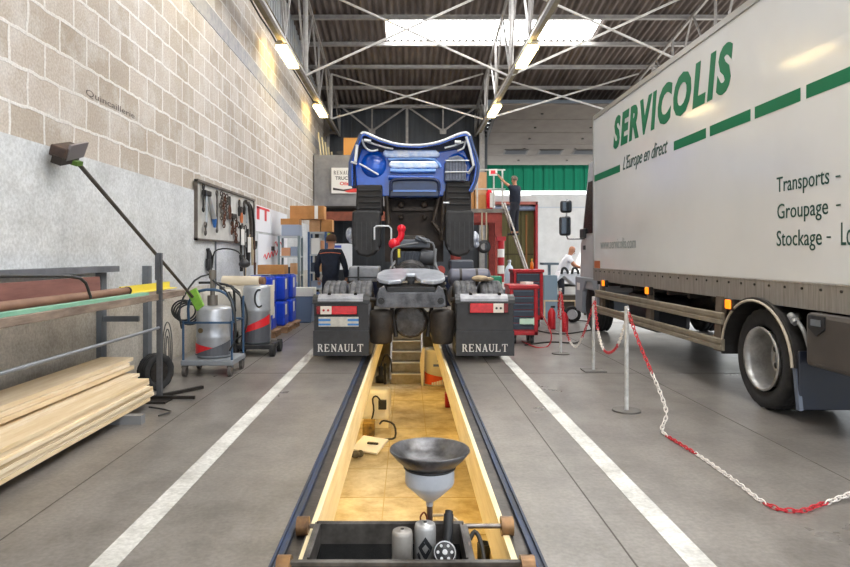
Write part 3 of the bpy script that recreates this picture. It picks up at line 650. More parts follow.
# bulkhead and cab mounts between the arches
b = MB(); b.prism([Q(*p, .5) for p in [(384, 262), (384, 195), (445, 195), (445, 262)]], (0, .25, 0)); b.build('firewall', mat('firewall', '#231d1a', .7, 0, '#3b302a', 4, .2), CB)
b = MB()
for p0, p1, r in (((386, 190), (388, 225), .05), ((441, 190), (434, 222), .04), ((434, 222), (441, 232), .04), ((446, 190), (443, 240), .06)): b.cyl(Q(*p0, .3), Q(*p1, .3), r, 10)
b.box(Q(392, 0).x, Q(438, 0).x, Yc+.42, Yc+.5, Q(0, 209).z, Q(0, 205).z); b.ball(Q(401, 203, .42), .07); b.ball(Q(425, 203, .42), .07); b.ball(Q(401, 216, .42), .05); b.ball(Q(425, 216, .42), .05)
b.build('tilt_struts', mat('strut_brown', '#4a4038', .55, .3, '#2f2824', 6), CB)
b = MB(); b.cyl(Q(443, 203, -.05), Q(449, 203, -.05), .02, 8); b.build('hinge_pin', trw, CB)
# white rags and mirror parts beside the arches
for x, y in ((349, 234), (476, 238)):
    b = MB(); b.ball(Q(x, y, .2), .1, (.8, .7, 1.3)); b.ball(Q(x+1.5, y+6, .2), .07, (.8, .8, 1)); b.build('side_mirror', mat('mirror_white', '#dfe3ea', .2, .3, '#8a93a5', 8), CB)
# cloth on the right fender
b = MB(); b.ball((1.0, 9.0, 1.075), .1, (1.2, 1, .45), 14); b.ball((1.1, 9.03, 1.065), .07, (1.4, 1, .45), 10); tag(b.build('rag', mat('rag_beige', '#b8a588', .9, 0, '#8d7c66', 9, .3)), 'crumpled beige rag lying on the right rear tyre of the tractor unit', 'rag')
# ================================================================ delivery truck on the right
XT = 3.2
boxw = mat('box_white', '#d5d7d8', .22, 0, '#cfd1d2', .6, coat=.5)
decal = mat('decal_green', '#006b45', .5, spec=.2)
decal_d = mat('decal_dark_green', '#0c4339', .5)
alu = mat('aluminium', '#a19d97', .5, .5, '#8a857f', 3, .05, stretch=(2, 12, 1))
D = thing('delivery_truck', 'white box truck with green lettering standing on the right', 'truck', (4.4, 6, 0))
b = MB(); b.box(XT, XT+2.5, 3.0, 11.2, 1.17, 3.77); BX = b.build('cargo_box', boxw, D, .015)
b = MB(); b.box(XT-.012, XT+.05, 3.0, 11.2, 3.72, 3.79); b.box(XT-.012, XT+.04, 11.17, 11.215, 1.17, 3.78); b.build('edge_profile', mat('edge_alu', '#a5a5a3', .35, .6), BX)
U = (0, -1, 0); Z3 = (0, 0, 1)
def yy(px): return 2080/(px-408)
def dec(s, nm, m, x0, x1, z0, z1, **k): return text(s, nm, m, BX, (XT-.002, yy(x0), z0), U, Z3, yy(x0)-yy(x1), z1-z0, .002, **k)
dec('SERVICOLIS', 'lettering', decal, 613.5, 733, 3.03, 3.53, shear=.2, off=.05, space=1.22)
dec("L'Europe en direct", 'slogan', decal_d, 623, 668, 2.60, 2.86, shear=.45, off=.004, space=.95)
dec('www.servicolis.com', 'web_address', mat('decal_grey', '#828b88', .5), 600.5, 636, 1.50, 1.66)
dec('Transports', 'lettering', decal_d, 777, 829.5, 1.90, 2.07); dec('-', 'lettering', decal_d, 836, 840.5, 1.98, 1.992)
dec('Groupage', 'lettering', decal_d, 777.6, 828.4, 1.67, 1.84); dec('-', 'lettering', decal_d, 836.5, 841, 1.765, 1.777)
dec('Stockage', 'lettering', decal_d, 777, 822, 1.435, 1.61); dec('-', 'lettering', decal_d, 827, 831, 1.53, 1.542); dec('Lo', 'lettering', decal_d, 841.5, 853, 1.47, 1.64)
for x0, x1 in ((594.5, 620), (674, 706), (710, 750.5), (755, 800.5), (806.5, 880)):
    b = MB(); b.box(XT-.003, XT+.001, yy(x1), yy(x0), 2.655, 2.765); b.build('stripe', decal, BX)
b = MB(); b.box(XT-.008, XT, yy(600), yy(594.8), 1.18, 1.30); b.build('reflector', mat('reflector_orange', '#b0602c', .4), BX)
b = MB(); b.box(XT-.01, XT+.06, 3.0, 11.2, .965, 1.18); b.box(XT-.015, XT+.06, 3.0, 11.2, 1.165, 1.18); sk = b.build('side_rail', alu, D, .004)
b = MB()
for i in range(34): b.cyl((XT-.01, 3.1+.24*i, 1.13), (XT-.018, 3.1+.24*i, 1.13), .012, 6)
b.build('rivet_row', dkmetal, sk)['kind'] = 'stuff'
b = MB()
for s in (.75, 1.6): b.box(XT+s-.04, XT+s+.04, 3, 12.5, .75, .98)
for i in range(14): b.box(XT+.05, XT+2.45, 3.3+i*.6, 3.36+i*.6, .9, .98)
b.build('chassis', frame_m, D)
b = MB(); b.box(XT+.05, XT+2.45, 3, 11.2, 1.1, 1.17); b.build('underfloor', mat('underfloor', '#2a2623', .8), D)
# side guards
guard = mat('side_guard', '#9a917f', .5, .3, '#857c6c', 4)
for z0, z1 in ((.70, .82), (.44, .56)):
    b = MB(); ya, yb = 6.5, 10.9; h = (z1-z0)
    b.box(XT-.06, XT-.03, ya, yb, z0, z1); b.box(XT-.07, XT-.055, ya, yb, z0+.005, z0+h*.4); b.box(XT-.07, XT-.055, ya, yb, z0+h*.6, z1-.005); b.build('side_guard', guard, D, .004)
for y in (6.58, 8.5, 10.6):
    b = MB(); b.prism([(XT-.035, y, .42), (XT-.035, y+.16, .42), (XT-.035, y+.1, .98), (XT-.035, y-.02, .98)], (.05, 0, 0)); b.build('guard_bracket', mat('bracket_brown', '#6d6154', .6, .3), D)
# marker lamps
for x, z in ((605, .955), (649, .94), (731, .925)):
    y = F*(XT-.05)/(x-408); b = MB(); b.box(XT-.07, XT-.02, y-.07, y+.07, z-.065, z+.045); l = b.build('marker_lamp', dkmetal, D, .01)
    b = MB(); b.box(XT-.09, XT-.07, y-.05, y+.05, z-.05, z+.04); b.build('lens', orange, l, .01)
# rear wheel, rim, arch
WY = 5.93; R = .455
b = MB(); tyre(b, (XT+.17, WY, R), R, .30, (1, 0, 0), 72, .64); w = b.build('wheel', rubber, D)
rimm = mat('rim_silver', '#c6c5c3', .35, .6, '#8f8d8a', 6)
b = MB(); b.lathe([(.292, -.15), (.285, -.165), (.268, -.155), (.255, -.11), (.248, -.02), (.24, .07), (.235, .09), (.17, .10), (.12, .09), (.11, .05), (.09, .04), (0, .04)], (XT+.17, WY, R), (1, 0, 0), 40); rm = b.build('rim', rimm, w)
b = MB()
for i in range(8):
    a = 2*PI*i/8+.3; b.cyl((XT+.255, WY+.203*math.cos(a), R+.203*math.sin(a)), (XT+.29, WY+.203*math.cos(a), R+.203*math.sin(a)), .03, 10)
b.build('rim_hole', black, rm)['kind'] = 'stuff'
b = MB()
for i in range(10):
    a = 2*PI*i/10; b.cyl((XT+.27, WY+.145*math.cos(a), R+.145*math.sin(a)), (XT+.24, WY+.145*math.cos(a), R+.145*math.sin(a)), .016, 6)
b.cyl((XT+.22, WY, R), (XT+.19, WY, R), .07, 16)
b.build('wheel_nut', chrome, rm)['kind'] = 'stuff'
b = MB(); tyre(b, (XT+.51, WY, R), R, .30, (1, 0, 0), 48, .64); b.build('wheel', rubber, D)
for s in (2.0, 2.34): b = MB(); tyre(b, (XT+s, WY, R), R, .30, (1, 0, 0), 36, .64); b.cyl((XT+s-.1, WY, R), (XT+s+.1, WY, R), .28, 20); b.build('wheel', rubber, D)
b = MB(); b.cyl((XT+.3, WY, R), (XT+2.2, WY, R), .09, 14); b.ball((XT+1.25, WY, R), .22); b.build('rear_axle', frame_m, D)
def arc(y0, r, a0, a1, n=18, zc=R): return [(y0+1.13*r*math.cos(math.radians(a0+(a1-a0)*i/n)), zc+r*math.sin(math.radians(a0+(a1-a0)*i/n))) for i in range(n+1)]
out = arc(WY, .56, -5, 178); inn = arc(WY, .52, -5, 178)
b = MB(); poly = out+inn[::-1]
vs = []; fs = []
for (y, z), (y2, z2) in zip(out, inn): vs += [(XT-.04, y, z), (XT+.6, y, z), (XT+.6, y2, z2), (XT-.04, y2, z2)]
for i in range(len(out)-1):
    for j in range(4): fs.append((4*i+j, 4*i+(j+1) % 4, 4*i+4+(j+1) % 4, 4*i+4+j))
b.add(vs, fs); mg = b.build('mudguard', mat('guard_black', '#2a2827', .5), D)
b = MB(); b.tube([(XT-.05, y, z) for y, z in arc(WY, .53, 2, 178)], .012, 6, sm=1); b.build('mudguard_edge', mat('edge_cream', '#b5aa98', .5), mg)
b = MB(); b.box(XT-.03, XT+.65, WY-.66, WY-.635, .14, .62); b.build('mudflap', mat('flap_blueblack', '#1b2130', .4, 0, '#23252c', 5), D, .008)
b = MB(); b.prism([(XT-.035, WY-.60, .6), (XT-.035, WY-.68, .14), (XT-.035, WY-.63, .14), (XT-.035, WY-.56, .6)], (.03, 0, 0)); b.build('flap_edge', mat('flap_edge', '#5f6878', .35), D)
# tool box behind the wheel with an emblem
tb = mat('toolbox_grey', '#4d4743', .5, 0, '#433e3a', 2)
b = MB(); b.box(XT-.04, XT+.5, 4.2, 5.18, .52, .95); TB = b.build('toolbox', tb, D, .04)
b = MB(); b.prism([(XT-.05, y, z) for y, z in ((5.12, .93), (4.92, .93), (4.92, .83), (5.02, .77), (5.12, .83))], (.012, 0, 0)); em = b.build('latch', black, TB)
b = MB(); b.box(XT-.056, XT-.05, 4.96, 5.08, .85, .9); b.build('latch_mark', greyp, em)
b = MB(); b.cyl((XT-.02, 5.35, .86), (XT+.1, 5.5, .88), .035, 10); b.tube([(XT, 5.33, .85), (XT, 5.25, .78), (XT+.02, 5.22, .66)], .018, 6); b.cyl((XT-.01, 5.42, .9), (XT-.01, 5.34, .84), .03, 10); b.build('valve', mat('valve_grey', '#8f9090', .4, .4), D)
# under-body tanks
b = MB(); b.box(XT+.12, XT+.65, 8.8, 9.9, .34, .85); b.build('fuel_tank', mat('tank_black', '#1b1d22', .4), D, .08)
b = MB(); b.cyl((XT+.9, 7.0, .45), (XT+.9, 7.0, .72), .45, 28); b.build('spare_wheel', rubber, D)
b = MB(); b.box(XT+1.0, XT+2.2, 7.8, 10.5, .5, .9); b.build('air_equipment', frame_m, D, .03)
# cab
CX0 = 3.36
cabw = mat('cab_grey_white', '#c0c2c5', .3, 0, '#b1b3b7', 3, coat=.5)
prof = [(11.3, .75), (11.3, 3.0), (11.6, 3.15), (12.1, 3.12), (12.55, 1.85), (12.68, 1.6), (12.75, .75)]
b = MB(); b.prism([(CX0, y, z) for y, z in prof], (2.3, 0, 0)); cb = b.build('cab', cabw, D, .04)
b = MB(); b.prism([(CX0-.01, y, z) for y, z in [(11.75, 1.8), (11.75, 2.75), (12.1, 2.75), (12.46, 1.8)]], (.02, 0, 0)); b.build('side_window', mat('cab_glass', '#14181c', .25), cb)
b = MB(); b.prism([(CX0+.1, 12.5, 1.95), (CX0+.1, 12.12, 2.95), (CX0+.1, 12.15, 2.96), (CX0+.1, 12.56, 1.93)], (2.1, 0, 0)); b.build('windscreen', MATS['cab_glass'], cb)
b = MB(); b.box(CX0-.02, CX0, 12.3, 12.42, 1.5, 1.58); b.build('door_handle', black, cb)
b = MB(); b.prism([(CX0-.03, y, z) for y, z in [(11.45, .98), (12.95, .98), (12.95, .35), (12.45, .28), (12.4, .7), (12.2, .9), (11.8, .9), (11.6, .7), (11.5, .4), (11.45, .4)]], (.14, 0, 0)); b.box(CX0, CX0+2.3, 12.7, 12.97, .3, .95); b.build('bumper', mat('bumper_grey', '#8f969f', .4), cb, .02)
b = MB(); b.box(CX0-.035, CX0-.02, 12.6, 12.8, .72, .86); b.build('headlamp', whitep, cb)
b = MB(); b.box(CX0-.05, CX0+.1, 12.25, 12.55, 1.72, 1.9); b.build('mirror_foot', black, cb, .02)
for z0, z1, x0 in ((2.19, 2.43, 2.92), (1.76, 2.13, 2.90)):
    b = MB(); b.box(x0-.06, x0+.16, 12.15, 12.27, z0, z1); m = b.build('mirror', mat('mirror_black', '#1f2328', .3), cb, .05)
    b = MB(); b.box(x0-.03, x0+.13, 12.145, 12.15, z0+.04, z1-.04); b.build('mirror_glass', mat('mirror_glass', '#5d656e', .05, .9), m)
b = MB(); b.tube([(3.0, 12.25, 2.45), (2.99, 12.27, 2.1), (3.0, 12.28, 1.75), (3.08, 12.3, 1.70), (CX0+.02, 12.35, 1.71)], .014, 6, sm=2); b.build('mirror_arm', chrome, cb)
for s in (.17, 2.1):
    b = MB(); tyre(b, (CX0+s, 11.98, R), R, .28, (1, 0, 0), 36, .62); b.lathe([(.28, -.12), (.2, .02), (.1, -.03), (0, -.05)], (CX0+s, 11.98, R), (1, 0, 0), 24); b.build('wheel', rubber, D)

# ================================================================ barrier posts and chains
redp = mat('chain_red', '#c01e2c', .4); whp = mat('chain_white', '#e4ddd6', .45)
posts = [(1.96, 5.83, .94, 'round'), (2.24, 7.85, .90, 'square'), (2.16, 9.2, .93, 'round')]
plab = ['silver barrier post on a round foot, nearest the camera', 'silver barrier post on a square foot, between the two others', 'silver barrier post beside the red tool cabinet, farthest from the camera']
for (x, y, h, k), l in zip(posts, plab):
    t = thing('barrier_post', l, 'barrier post', (x, y, 0), 0, 'chain barrier posts')
    b = MB(); b.cyl((x, y, .012), (x, y, h), .019, 14); b.build('pole', mat('post_silver', '#d5d5d4', .4, .3, '#b2b2b0', 12), t)
    b = MB()
    if k == 'round': b.cyl((x, y, 0), (x, y, .014), .125, 28)
    else: b.box(x-.13, x+.13, y-.12, y+.12, 0, .014)
    b.build('foot', mat('foot_grey', '#6e6a66', .5, .5), t)
    b = MB(); b.tube([(x, y-.02, h-.03), (x, y-.05, h-.02), (x, y-.055, h-.06)], .006, 6); b.build('hook', chrome, t)
def resample(pts, step):
    q = []; pts = [V(p) for p in pts]; k = len(pts); f = []
    for i in range(k-1):
        p0 = pts[max(i-1, 0)]; p1 = pts[i]; p2 = pts[i+1]; p3 = pts[min(i+2, k-1)]
        for j in range(24):
            t = j/24; f.append(.5*((2*p1)+(p2-p0)*t+(2*p0-5*p1+4*p2-p3)*t*t+(-p0+3*p1-3*p2+p3)*t**3))
    f.append(pts[-1]); out = [f[0]]; acc = 0
    for a, b2 in zip(f, f[1:]):
        L = (b2-a).length
        while acc+L >= step: 
            a = a+(b2-a)*((step-acc)/L); out.append(a); L = (b2-a).length; acc = 0
        acc += L
    return out
def chain(pts, cols, label):
    q = resample(pts, .04); t = thing('plastic_chain', label, 'chain', q[len(q)//2]); t['group'] = 'red and white barrier chains'
    n = len(q)-1; cur = None; b = None
    def colr(i):
        u = i/n
        for lim, c in cols:
            if u <= lim: return c
        return cols[-1][1]
    def fin():
        if b and b.v: b.build('red_links' if cur == 'r' else 'white_links', redp if cur == 'r' else whp, t)
    for i in range(n):
        c = colr(i)
        if c != cur: fin(); b = MB(); cur = c
        d = (q[i+1]-q[i]).normalized(); a, e = basis(d); side = a if i % 2 else e
        m = (q[i]+q[i+1])/2; m.z = max(m.z, .012)
        lk = [m+d*(.029*math.cos(w_))*1+side*(.014*math.sin(w_)) for w_ in [2*PI*k/10 for k in range(10)]]
        b.tube(lk, .0042, 5, closed=True, sm=1)
    fin()
p1, p2, p3 = [V((x, y-.05, h-.05)) for x, y, h, k in posts]
def G(px, py, z=.012): Y = F*(1.4-z)/(py-255); return V(((px-408)/F*Y, Y, z))
chain([p1, V((2.0, 5.6, .62)), V((2.06, 5.2, .18)), G(663, 432, .02), G(698, 455), G(735, 481), G(768, 505), G(800, 511), G(826, 503), V((3.05, 3.95, .12)), V((3.3, 4.1, .35)), V((3.5, 4.3, .5))],
      [(.13, 'r'), (.27, 'w'), (.37, 'r'), (.57, 'w'), (.67, 'r'), (1, 'w')], 'red and white chain trailing from the nearest post across the floor to the right')
chain([p1, V((2.03, 6.3, .52)), V((2.10, 6.9, .37)), V((2.17, 7.4, .5)), p2], [(.25, 'w'), (.6, 'r'), (.8, 'w'), (1, 'r')], 'red and white chain sagging between the nearest post and the square-footed post')
chain([p2, V((2.2, 8.1, .45)), V((2.19, 8.5, .2)), V((2.17, 8.9, .35)), p3], [(.3, 'r'), (.6, 'w'), (1, 'r')], 'red and white chain sagging between the square-footed post and the farthest post')
chain([p3+V((-.02, 0, 0)), p3+V((-.045, -.02, -.3)), p3+V((-.03, -.04, -.38)), p3+V((.0, -.04, -.3)), p3+V((-.0, -.02, -.05))], [(.5, 'r'), (1, 'r')], 'short loop of red chain hanging on the farthest post')

# ================================================================ red tool cabinets and the far workshop corner
def cabinet(x0, x1, y0, d, h, label, nd, boxlab=False):
    t = thing('tool_cabinet', label, 'tool cabinet', ((x0+x1)/2, y0+d/2, 0))
    b = MB(); b.box(x0, x1, y0+.02, y0+d, .14, h-.05); b.box(x0, x0+.05, y0, y0+.03, .14, h-.03); b.box(x1-.06, x1, y0, y0+.03, .14, h-.03); b.box(x0, x1, y0, y0+.03, .14, .2)
    b.build('carcass', red, t, .008)
    b = MB(); b.box(x0-.02, x1+.02, y0-.02, y0+d+.02, h-.06, h); b.build('top_tray', red, t, .01)
    z = h-.08; hh = (h-.3)/nd
    for i in range(nd):
        b = MB(); b.box(x0+.055, x1-.065, y0-.0, y0+.02, z-hh+.01, z); dr = b.build('drawer', mat('drawer_slate', '#343d4b', .45, 0, '#2b323e', 3), t, .004)
        b = MB(); b.box(x0+.07, x1-.08, y0-.015, y0+.0, z-.025, z-.01); b.build('handle', mat('drawer_lip', '#55606f', .4, .4), dr); z -= hh
    for x in (x0+.08, x1-.08):
        for y in (y0+.08, y0+d-.08):
            b = MB(); b.cyl((x-.02, y, .06), (x+.02, y, .06), .06, 14); b.box(x-.03, x+.03, y-.03, y+.03, .1, .14); b.build('castor', black, t)
    return t
t = cabinet(1.60, 2.04, 10.2, .5, .93, 'red wheeled tool cabinet with dark drawers just right of the tractor unit', 6)
b = MB(); b.box(1.75, 1.98, 10.185, 10.198, .30, .42); b.build('label_plate', mat('label_green', '#bcd8c4', .5), t)
b = MB(); b.cbox((1.9, 10.4, .952), (.14, .16, .04), (0, 0, .4)); tag(b.build('folded_cloth', mat('cloth_white', '#e8e4e0', .9)), 'small folded white cloth on the near red tool cabinet', 'cloth')
cabinet(2.05, 2.62, 12.6, .5, 1.12, 'taller red tool cabinet farther back with a bottle on top', 5)
t = thing('spray_bottle', 'orange bottle standing on the farther red tool cabinet', 'bottle', (2.43, 12.75, 1.12))
b = MB(); b.lathe([(0, 0), (.035, 0), (.035, .12), (.015, .15), (.013, .17)], (2.43, 12.75, 1.12), n=14); b.build('body', mat('bottle_orange', '#e8842a', .4), t)
b = MB(); b.cyl((2.43, 12.75, 1.29), (2.43, 12.75, 1.33), .016, 10); b.build('cap', mat('bottle_yellow', '#e6c33a', .4), t)
for i, (x, y, h, lab) in enumerate(((2.72, 12.3, .4, 'small red bottle on the floor beside the farther tool cabinet'), (2.86, 11.9, .36, 'red fire extinguisher on the floor left of the farthest barrier post'))):
    t = thing('fire_extinguisher' if i else 'gas_bottle', lab, 'extinguisher' if i else 'bottle', (x, y, 0))
    b = MB(); b.lathe([(0, 0), (.07, 0), (.075, .02), (.075, h-.1), (.05, h-.04), (.02, h)], (x, y, 0), n=18); b.build('cylinder', red, t)
    b = MB(); b.box(x-.02, x+.06, y-.015, y+.015, h, h+.04); b.cyl((x, y, h-.02), (x, y, h+.02), .02, 8); b.build('valve', black, t)
# floor hoses
hb = mat('hose_black', '#2b2926', .6)
def hose(pts, r, m, label, nm='floor_hose'): b = MB(); b.tube(pts, r, 6, sm=5); tag(b.build(nm, m), label, 'hose')
hose([G(535, 330), G(560, 334), G(590, 330), G(604, 325), G(585, 321), G(560, 320)], .012, hb, 'black air hose curled on the floor behind the barrier posts')
hose([G(525, 345), G(550, 342), G(575, 343), G(580, 340)], .012, hb, 'black air hose lying straight on the floor right of the near tool cabinet')
hose([V((2.1, 10.3, .5)), V((2.2, 10.0, .2)), G(548, 346), G(535, 347), G(522, 341)], .01, red, 'thin red hose hanging to the floor from the near tool cabinet')
# jack stand, cylinder, green crate behind the tractor wheels
t = thing('jack_stand', 'red and white striped stand under the ladder behind the tractor unit', 'stand', (2.03, 14.2, 0))
x, y = 2.03, 14.2
for i in range(7): b = MB(); b.cyl((x, y, .45+i*.18), (x, y, .63+i*.18), .075, 14); b.build('red_band' if i % 2 == 0 else 'white_band', red if i % 2 == 0 else whitep, t)
b = MB(); b.cyl((x, y, 0), (x, y, .45), .06, 12); b.box(x-.25, x+.25, y-.25, y+.25, 0, .03); b.build('base', red, t); b = MB(); b.box(x-.1, x+.1, y-.08, y+.08, 1.71, 1.8); b.build('head', red, t)
t = thing('gas_cylinder', 'pale blue and white gas cylinder beside the striped stand', 'gas cylinder', (2.2, 13.6, 0)); x, y = 2.12, 13.6
b = MB(); b.lathe([(0, 0), (.1, 0), (.1, 1.05), (.07, 1.15), (.03, 1.2), (.03, 1.24)], (x, y, 0), n=18); b.build('body', mat('cyl_blue', '#c6d5e2', .35), t)
b = MB(); b.cyl((x, y, 1.24), (x, y, 1.3), .035, 10); b.build('valve', chrome, t)
b = MB(); b.box(1.45, 1.78, 12.3, 12.6, .75, 1.0); tag(b.build('crate', mat('crate_green', '#177a5a', .5), None, .02), 'small green crate behind the right rear wheels of the tractor unit', 'crate')
b = MB(); b.box(1.4, 1.85, 12.2, 12.75, .7, .75)
for dx in (1.43, 1.82):
    for dy in (12.23, 12.72): b.beam((dx, dy, 0), (dx, dy, .7), .04)
tag(b.build('side_table', greyp), 'low grey metal table carrying the green crate', 'table')
# red gantry platform with rail, cartons and ladder
t = thing('work_platform', 'red steel work platform with a railing behind the blue cab', 'platform', (2.0, 20.3, 0))
rdull = mat('dull_red_steel', '#9c3d33', .6, .1, '#7e2f29', 4)
for x in (1.5, 2.74):
    for y in (19.8, 21.2): b = MB(); b.box(x-.11, x+.11, y-.08, y+.08, 0, 2.45); b.build('leg', rdull, t)
b = MB(); b.box(1.4, 2.85, 19.7, 19.82, 2.38, 2.68); b.build('beam', rdull, t); b = MB(); b.box(1.4, 2.85, 21.2, 21.3, 2.38, 2.68); b.build('beam', rdull, t)
b = MB(); b.box(1.4, 2.95, 19.65, 21.4, 2.68, 2.8); b.build('deck', mat('deck_grey', '#8a827a', .7, 0, '#6e675f', 4), t)
b = MB()
for z in (3.4, 3.98): b.beam((1.4, 19.7, z), (2.95, 19.7, z), .04)
for x in (1.45, 2.1, 2.6, 2.86): b.beam((x, 19.7, 2.8), (x, 19.7, 4.0), .045, .045, (0, 1, 0))
b.build('railing', steel_w, t)
b = MB(); b.box(2.45, 2.7, 19.65, 19.67, 3.8, 4.0); b.build('rail_sign', whitep, t)
b = MB(); b.box(2.5, 2.64, 19.64, 19.65, 3.85, 3.96); b.build('rail_sign_mark', rc, t)
cl = ['tall cardboard box on the red platform, left of the railing post', 'pale cardboard box on the red platform, upper of its stack', 'orange-brown cardboard box on the red platform, lower of its stack']
for (x0, x1, z0, z1, m), l in zip(((1.7, 2.03, 2.8, 3.75, card), (2.06, 2.42, 3.25, 3.95, card2), (2.05, 2.42, 2.8, 3.25, card)), cl):
    b = MB(); b.box(x0, x1, 20.0, 20.5, z0, z1); q = b.build('cardboard_box', m, None, .008); tag(q, l, 'box', 'boxes on the red platform')
t = thing('fire_extinguisher', 'red and white cylinder standing by the railing of the red platform', 'extinguisher', (2.55, 19.9, 2.8))
b = MB(); b.lathe([(0, 0), (.1, 0), (.1, .5), (.04, .62)], (2.5, 19.95, 2.8), n=16); b.build('cylinder', rc, t); b = MB(); b.box(2.5, 2.66, 19.84, 19.87, 2.85, 3.3); b.build('label_plate', whitep, t)
t = thing('ladder', 'pale aluminium ladder leaning against the red platform', 'ladder', (3.85, 19.5, 0))
lm = mat('ladder_alu', '#e8e5df', .4, .3, '#bdb9b3', 6)
for y in (19.3, 19.7): b = MB(); b.beam((2.86, y, 2.95), (3.88, y, 0.02), .035, .19, (0, 1, 0)); b.build('stile', lm, t)
for i in range(10):
    u = (i+.5)/10; x = 2.86+1.02*u; z = 2.95*(1-u); b = MB(); b.cyl((x, 19.3, z), (x, 19.7, z), .018, 8); b.build('rung', lm, t)
t = thing('chain_hoist', 'black pulley wheel hanging on chains below the red platform', 'hoist', (2.28, 19.6, 1.6))
b = MB(); b.lathe([(.1, -.05), (.2, -.06), (.17, 0), (.2, .06), (.1, .05)], (2.28, 19.5, 1.65), (0, 1, 0), 24); b.build('pulley', black, t)
b = MB(); b.tube([(2.22, 19.5, 2.68), (2.22, 19.5, 2.0), (2.24, 19.5, 1.8)], .025, 6); b.tube([(2.35, 19.5, 2.68), (2.35, 19.5, 2.0), (2.32, 19.5, 1.8)], .025, 6); b.build('chain', mat('chain_beige', '#a99b84', .5), t)
# -------- outside, through the open door
t = thing('warehouse', 'green and white warehouse across the yard seen through the open door', 'building', (8, 45, 0))
b = MB(); b.box(-6, 30, 45, 50, 0, 5.7); b.build('wall', mat('warehouse_white', '#e9ebee', .7), t)
gm = mat('cladding_green', '#00402e', .9, 0, '#003526', .8, stretch=(6, 1, .2), spec=.1); b = MB(); x = -6
while x < 30: b.box(x, x+.55, 44.9, 45, 5.7, 8.3); b.box(x+.55, x+.7, 44.95, 45, 5.7, 8.3); x += .7
b.build('fascia', gm, t)
b = MB(); b.box(-6, 30, 44.6, 45, 8.0, 8.3); b.build('gutter', white, t)
b = MB(); b.box(-6, 30, 44.5, 44.8, 5.55, 5.8); b.build('canopy_edge', white, t)
b = MB(); b.beam((14, 44, 4.8), (20, 40, 7.5), .2); b.build('downpipe', white, t)
t = thing('open_trailer', 'trailer with a red door frame and olive panels parked outside the open door', 'trailer', (4.3, 28, 0))
ol = mat('olive_panel', '#6f6840', .8, 0, '#5a5433', 1.5, stretch=(5, 1, .3))
b = MB(); b.box(3.0, 5.3, 27.4, 27.5, .5, 3.35)
b.build('panel', ol, t)
b = MB()
for x in (3.6, 4.2, 4.75): b.box(x, x+.03, 27.36, 27.4, .5, 3.3)
b.box(3.0, 5.3, 27.37, 27.4, 1.4, 1.46); b.build('panel_joint', mat('olive_dark', '#473e26', .8), t)
b = MB(); b.box(4.95, 5.02, 27.35, 27.4, .5, 3.1); b.build('strap', mat('strap_orange', '#9c6a3a', .7), t)
for x0, x1, z0, z1 in ((2.9, 3.0, .4, 3.6), (5.3, 5.4, .4, 3.6)): b = MB(); b.box(x0, x1, 27, 27.5, z0, z1); b.build('frame_post', red, t)
b = MB(); b.box(2.9, 5.4, 27, 27.5, 3.5, 3.62); b.build('frame_top', mat('frame_top_red', '#b5665a', .5), t)
b = MB(); b.cyl((3.0, 27.2, 3.35), (5.3, 27.2, 3.35), .1, 14); b.build('roller', mat('roller_blue', '#7f8ba6', .4), t)
b = MB(); b.box(2.9, 5.4, 27.5, 33, .5, 3.9); b.build('body', white, t)
for y in (28.5, 32):
    for x in (3.1, 5.2): b = MB(); tyre(b, (x, y, .5), .5, .3, n=24); b.build('wheel', rubber, t)
t = thing('white_trailer', 'tall white trailer parked outside, left of the delivery truck cab', 'trailer', (8, 30, 0))
b = MB(); b.box(5.5, 12.5, 29, 36, .1, 4.1); b.build('body', white, t, .05)
b = MB(); b.box(5.48, 12.5, 28.97, 29.0, 3.5, 3.55); b.build('rub_rail', mat('rail_pale', '#c9cfd6', .4), t)
# white bumper on a stand and small table in front of the person
t = thing('truck_bumper', 'white truck bumper resting on a stand in the yard doorway', 'bumper', (3.9, 15, .3))
def S(px, py, Y=15): return P(px, py, Y)
op = [(553, 284), (557, 279), (561, 272), (566, 271), (570, 273), (576, 271), (584, 276), (590, 281), (588, 285), (575, 285.5), (570, 281), (564, 276), (558, 281), (555, 285)]
b = MB(); b.prism([S(*p) for p in op], (0, .5, 0)); bb = b.build('shell', mat('bumper_white', '#dfe2e8', .35), t, .02)
b = MB()
for x0 in (562.5, 573): b.tube([S(x0-1, 274, 14.97), S(x0, 269, 14.97), S(x0+2.5, 268, 14.97), S(x0+5, 271, 14.97), S(x0+5.5, 274, 14.97)], .03, 6)
b.build('arch_trim', black, t)
b = MB()
for x in (556, 585):
    b.beam(S(x, 284, 15.2), V((S(x, 284, 15.2).x, 15.2, 0)), .05, .05, (0, 1, 0)); b.beam(S(x, 300, 14.9), S(x, 300, 15.5), .05)
b.beam(S(556, 299, 15.2), S(585, 299, 15.2), .05)
b.box(S(557, 0).x, S(584, 0).x, 15.3, 15.7, .1, .45)
b.build('stand', mat('stand_brown', '#4f463c', .7), t)
t = thing('workbench', 'blue-grey bench with a flat top left of the white bumper', 'bench', (3.35, 14.5, 0))
b = MB(); b.box(2.98, 3.32, 14.3, 14.7, 1.18, 1.23); b.build('top', mat('bench_slate', '#5f6f7a', .5), t)
b = MB(); b.box(3.0, 3.3, 14.35, 14.65, 0, .95); b.beam((3.15, 14.5, .95), (3.15, 14.5, 1.2), .06, .06, (0, 1, 0)); b.build('body', mat('bench_blue', '#7d93a1', .5), t, .01)
t = thing('hose_reel', 'small grey and black wheel lying on the floor beyond the barrier posts', 'wheel', (3.5, 13.8, 0))
b = MB(); tyre(b, (3.42, 13.5, .17), .17, .1, (.3, 1, 0), 24, .6); b.build('tyre', rubber, t)
b = MB(); b.cyl((3.38, 13.4, .17), (3.44, 13.6, .17), .1, 14); b.build('hub', silver, t)
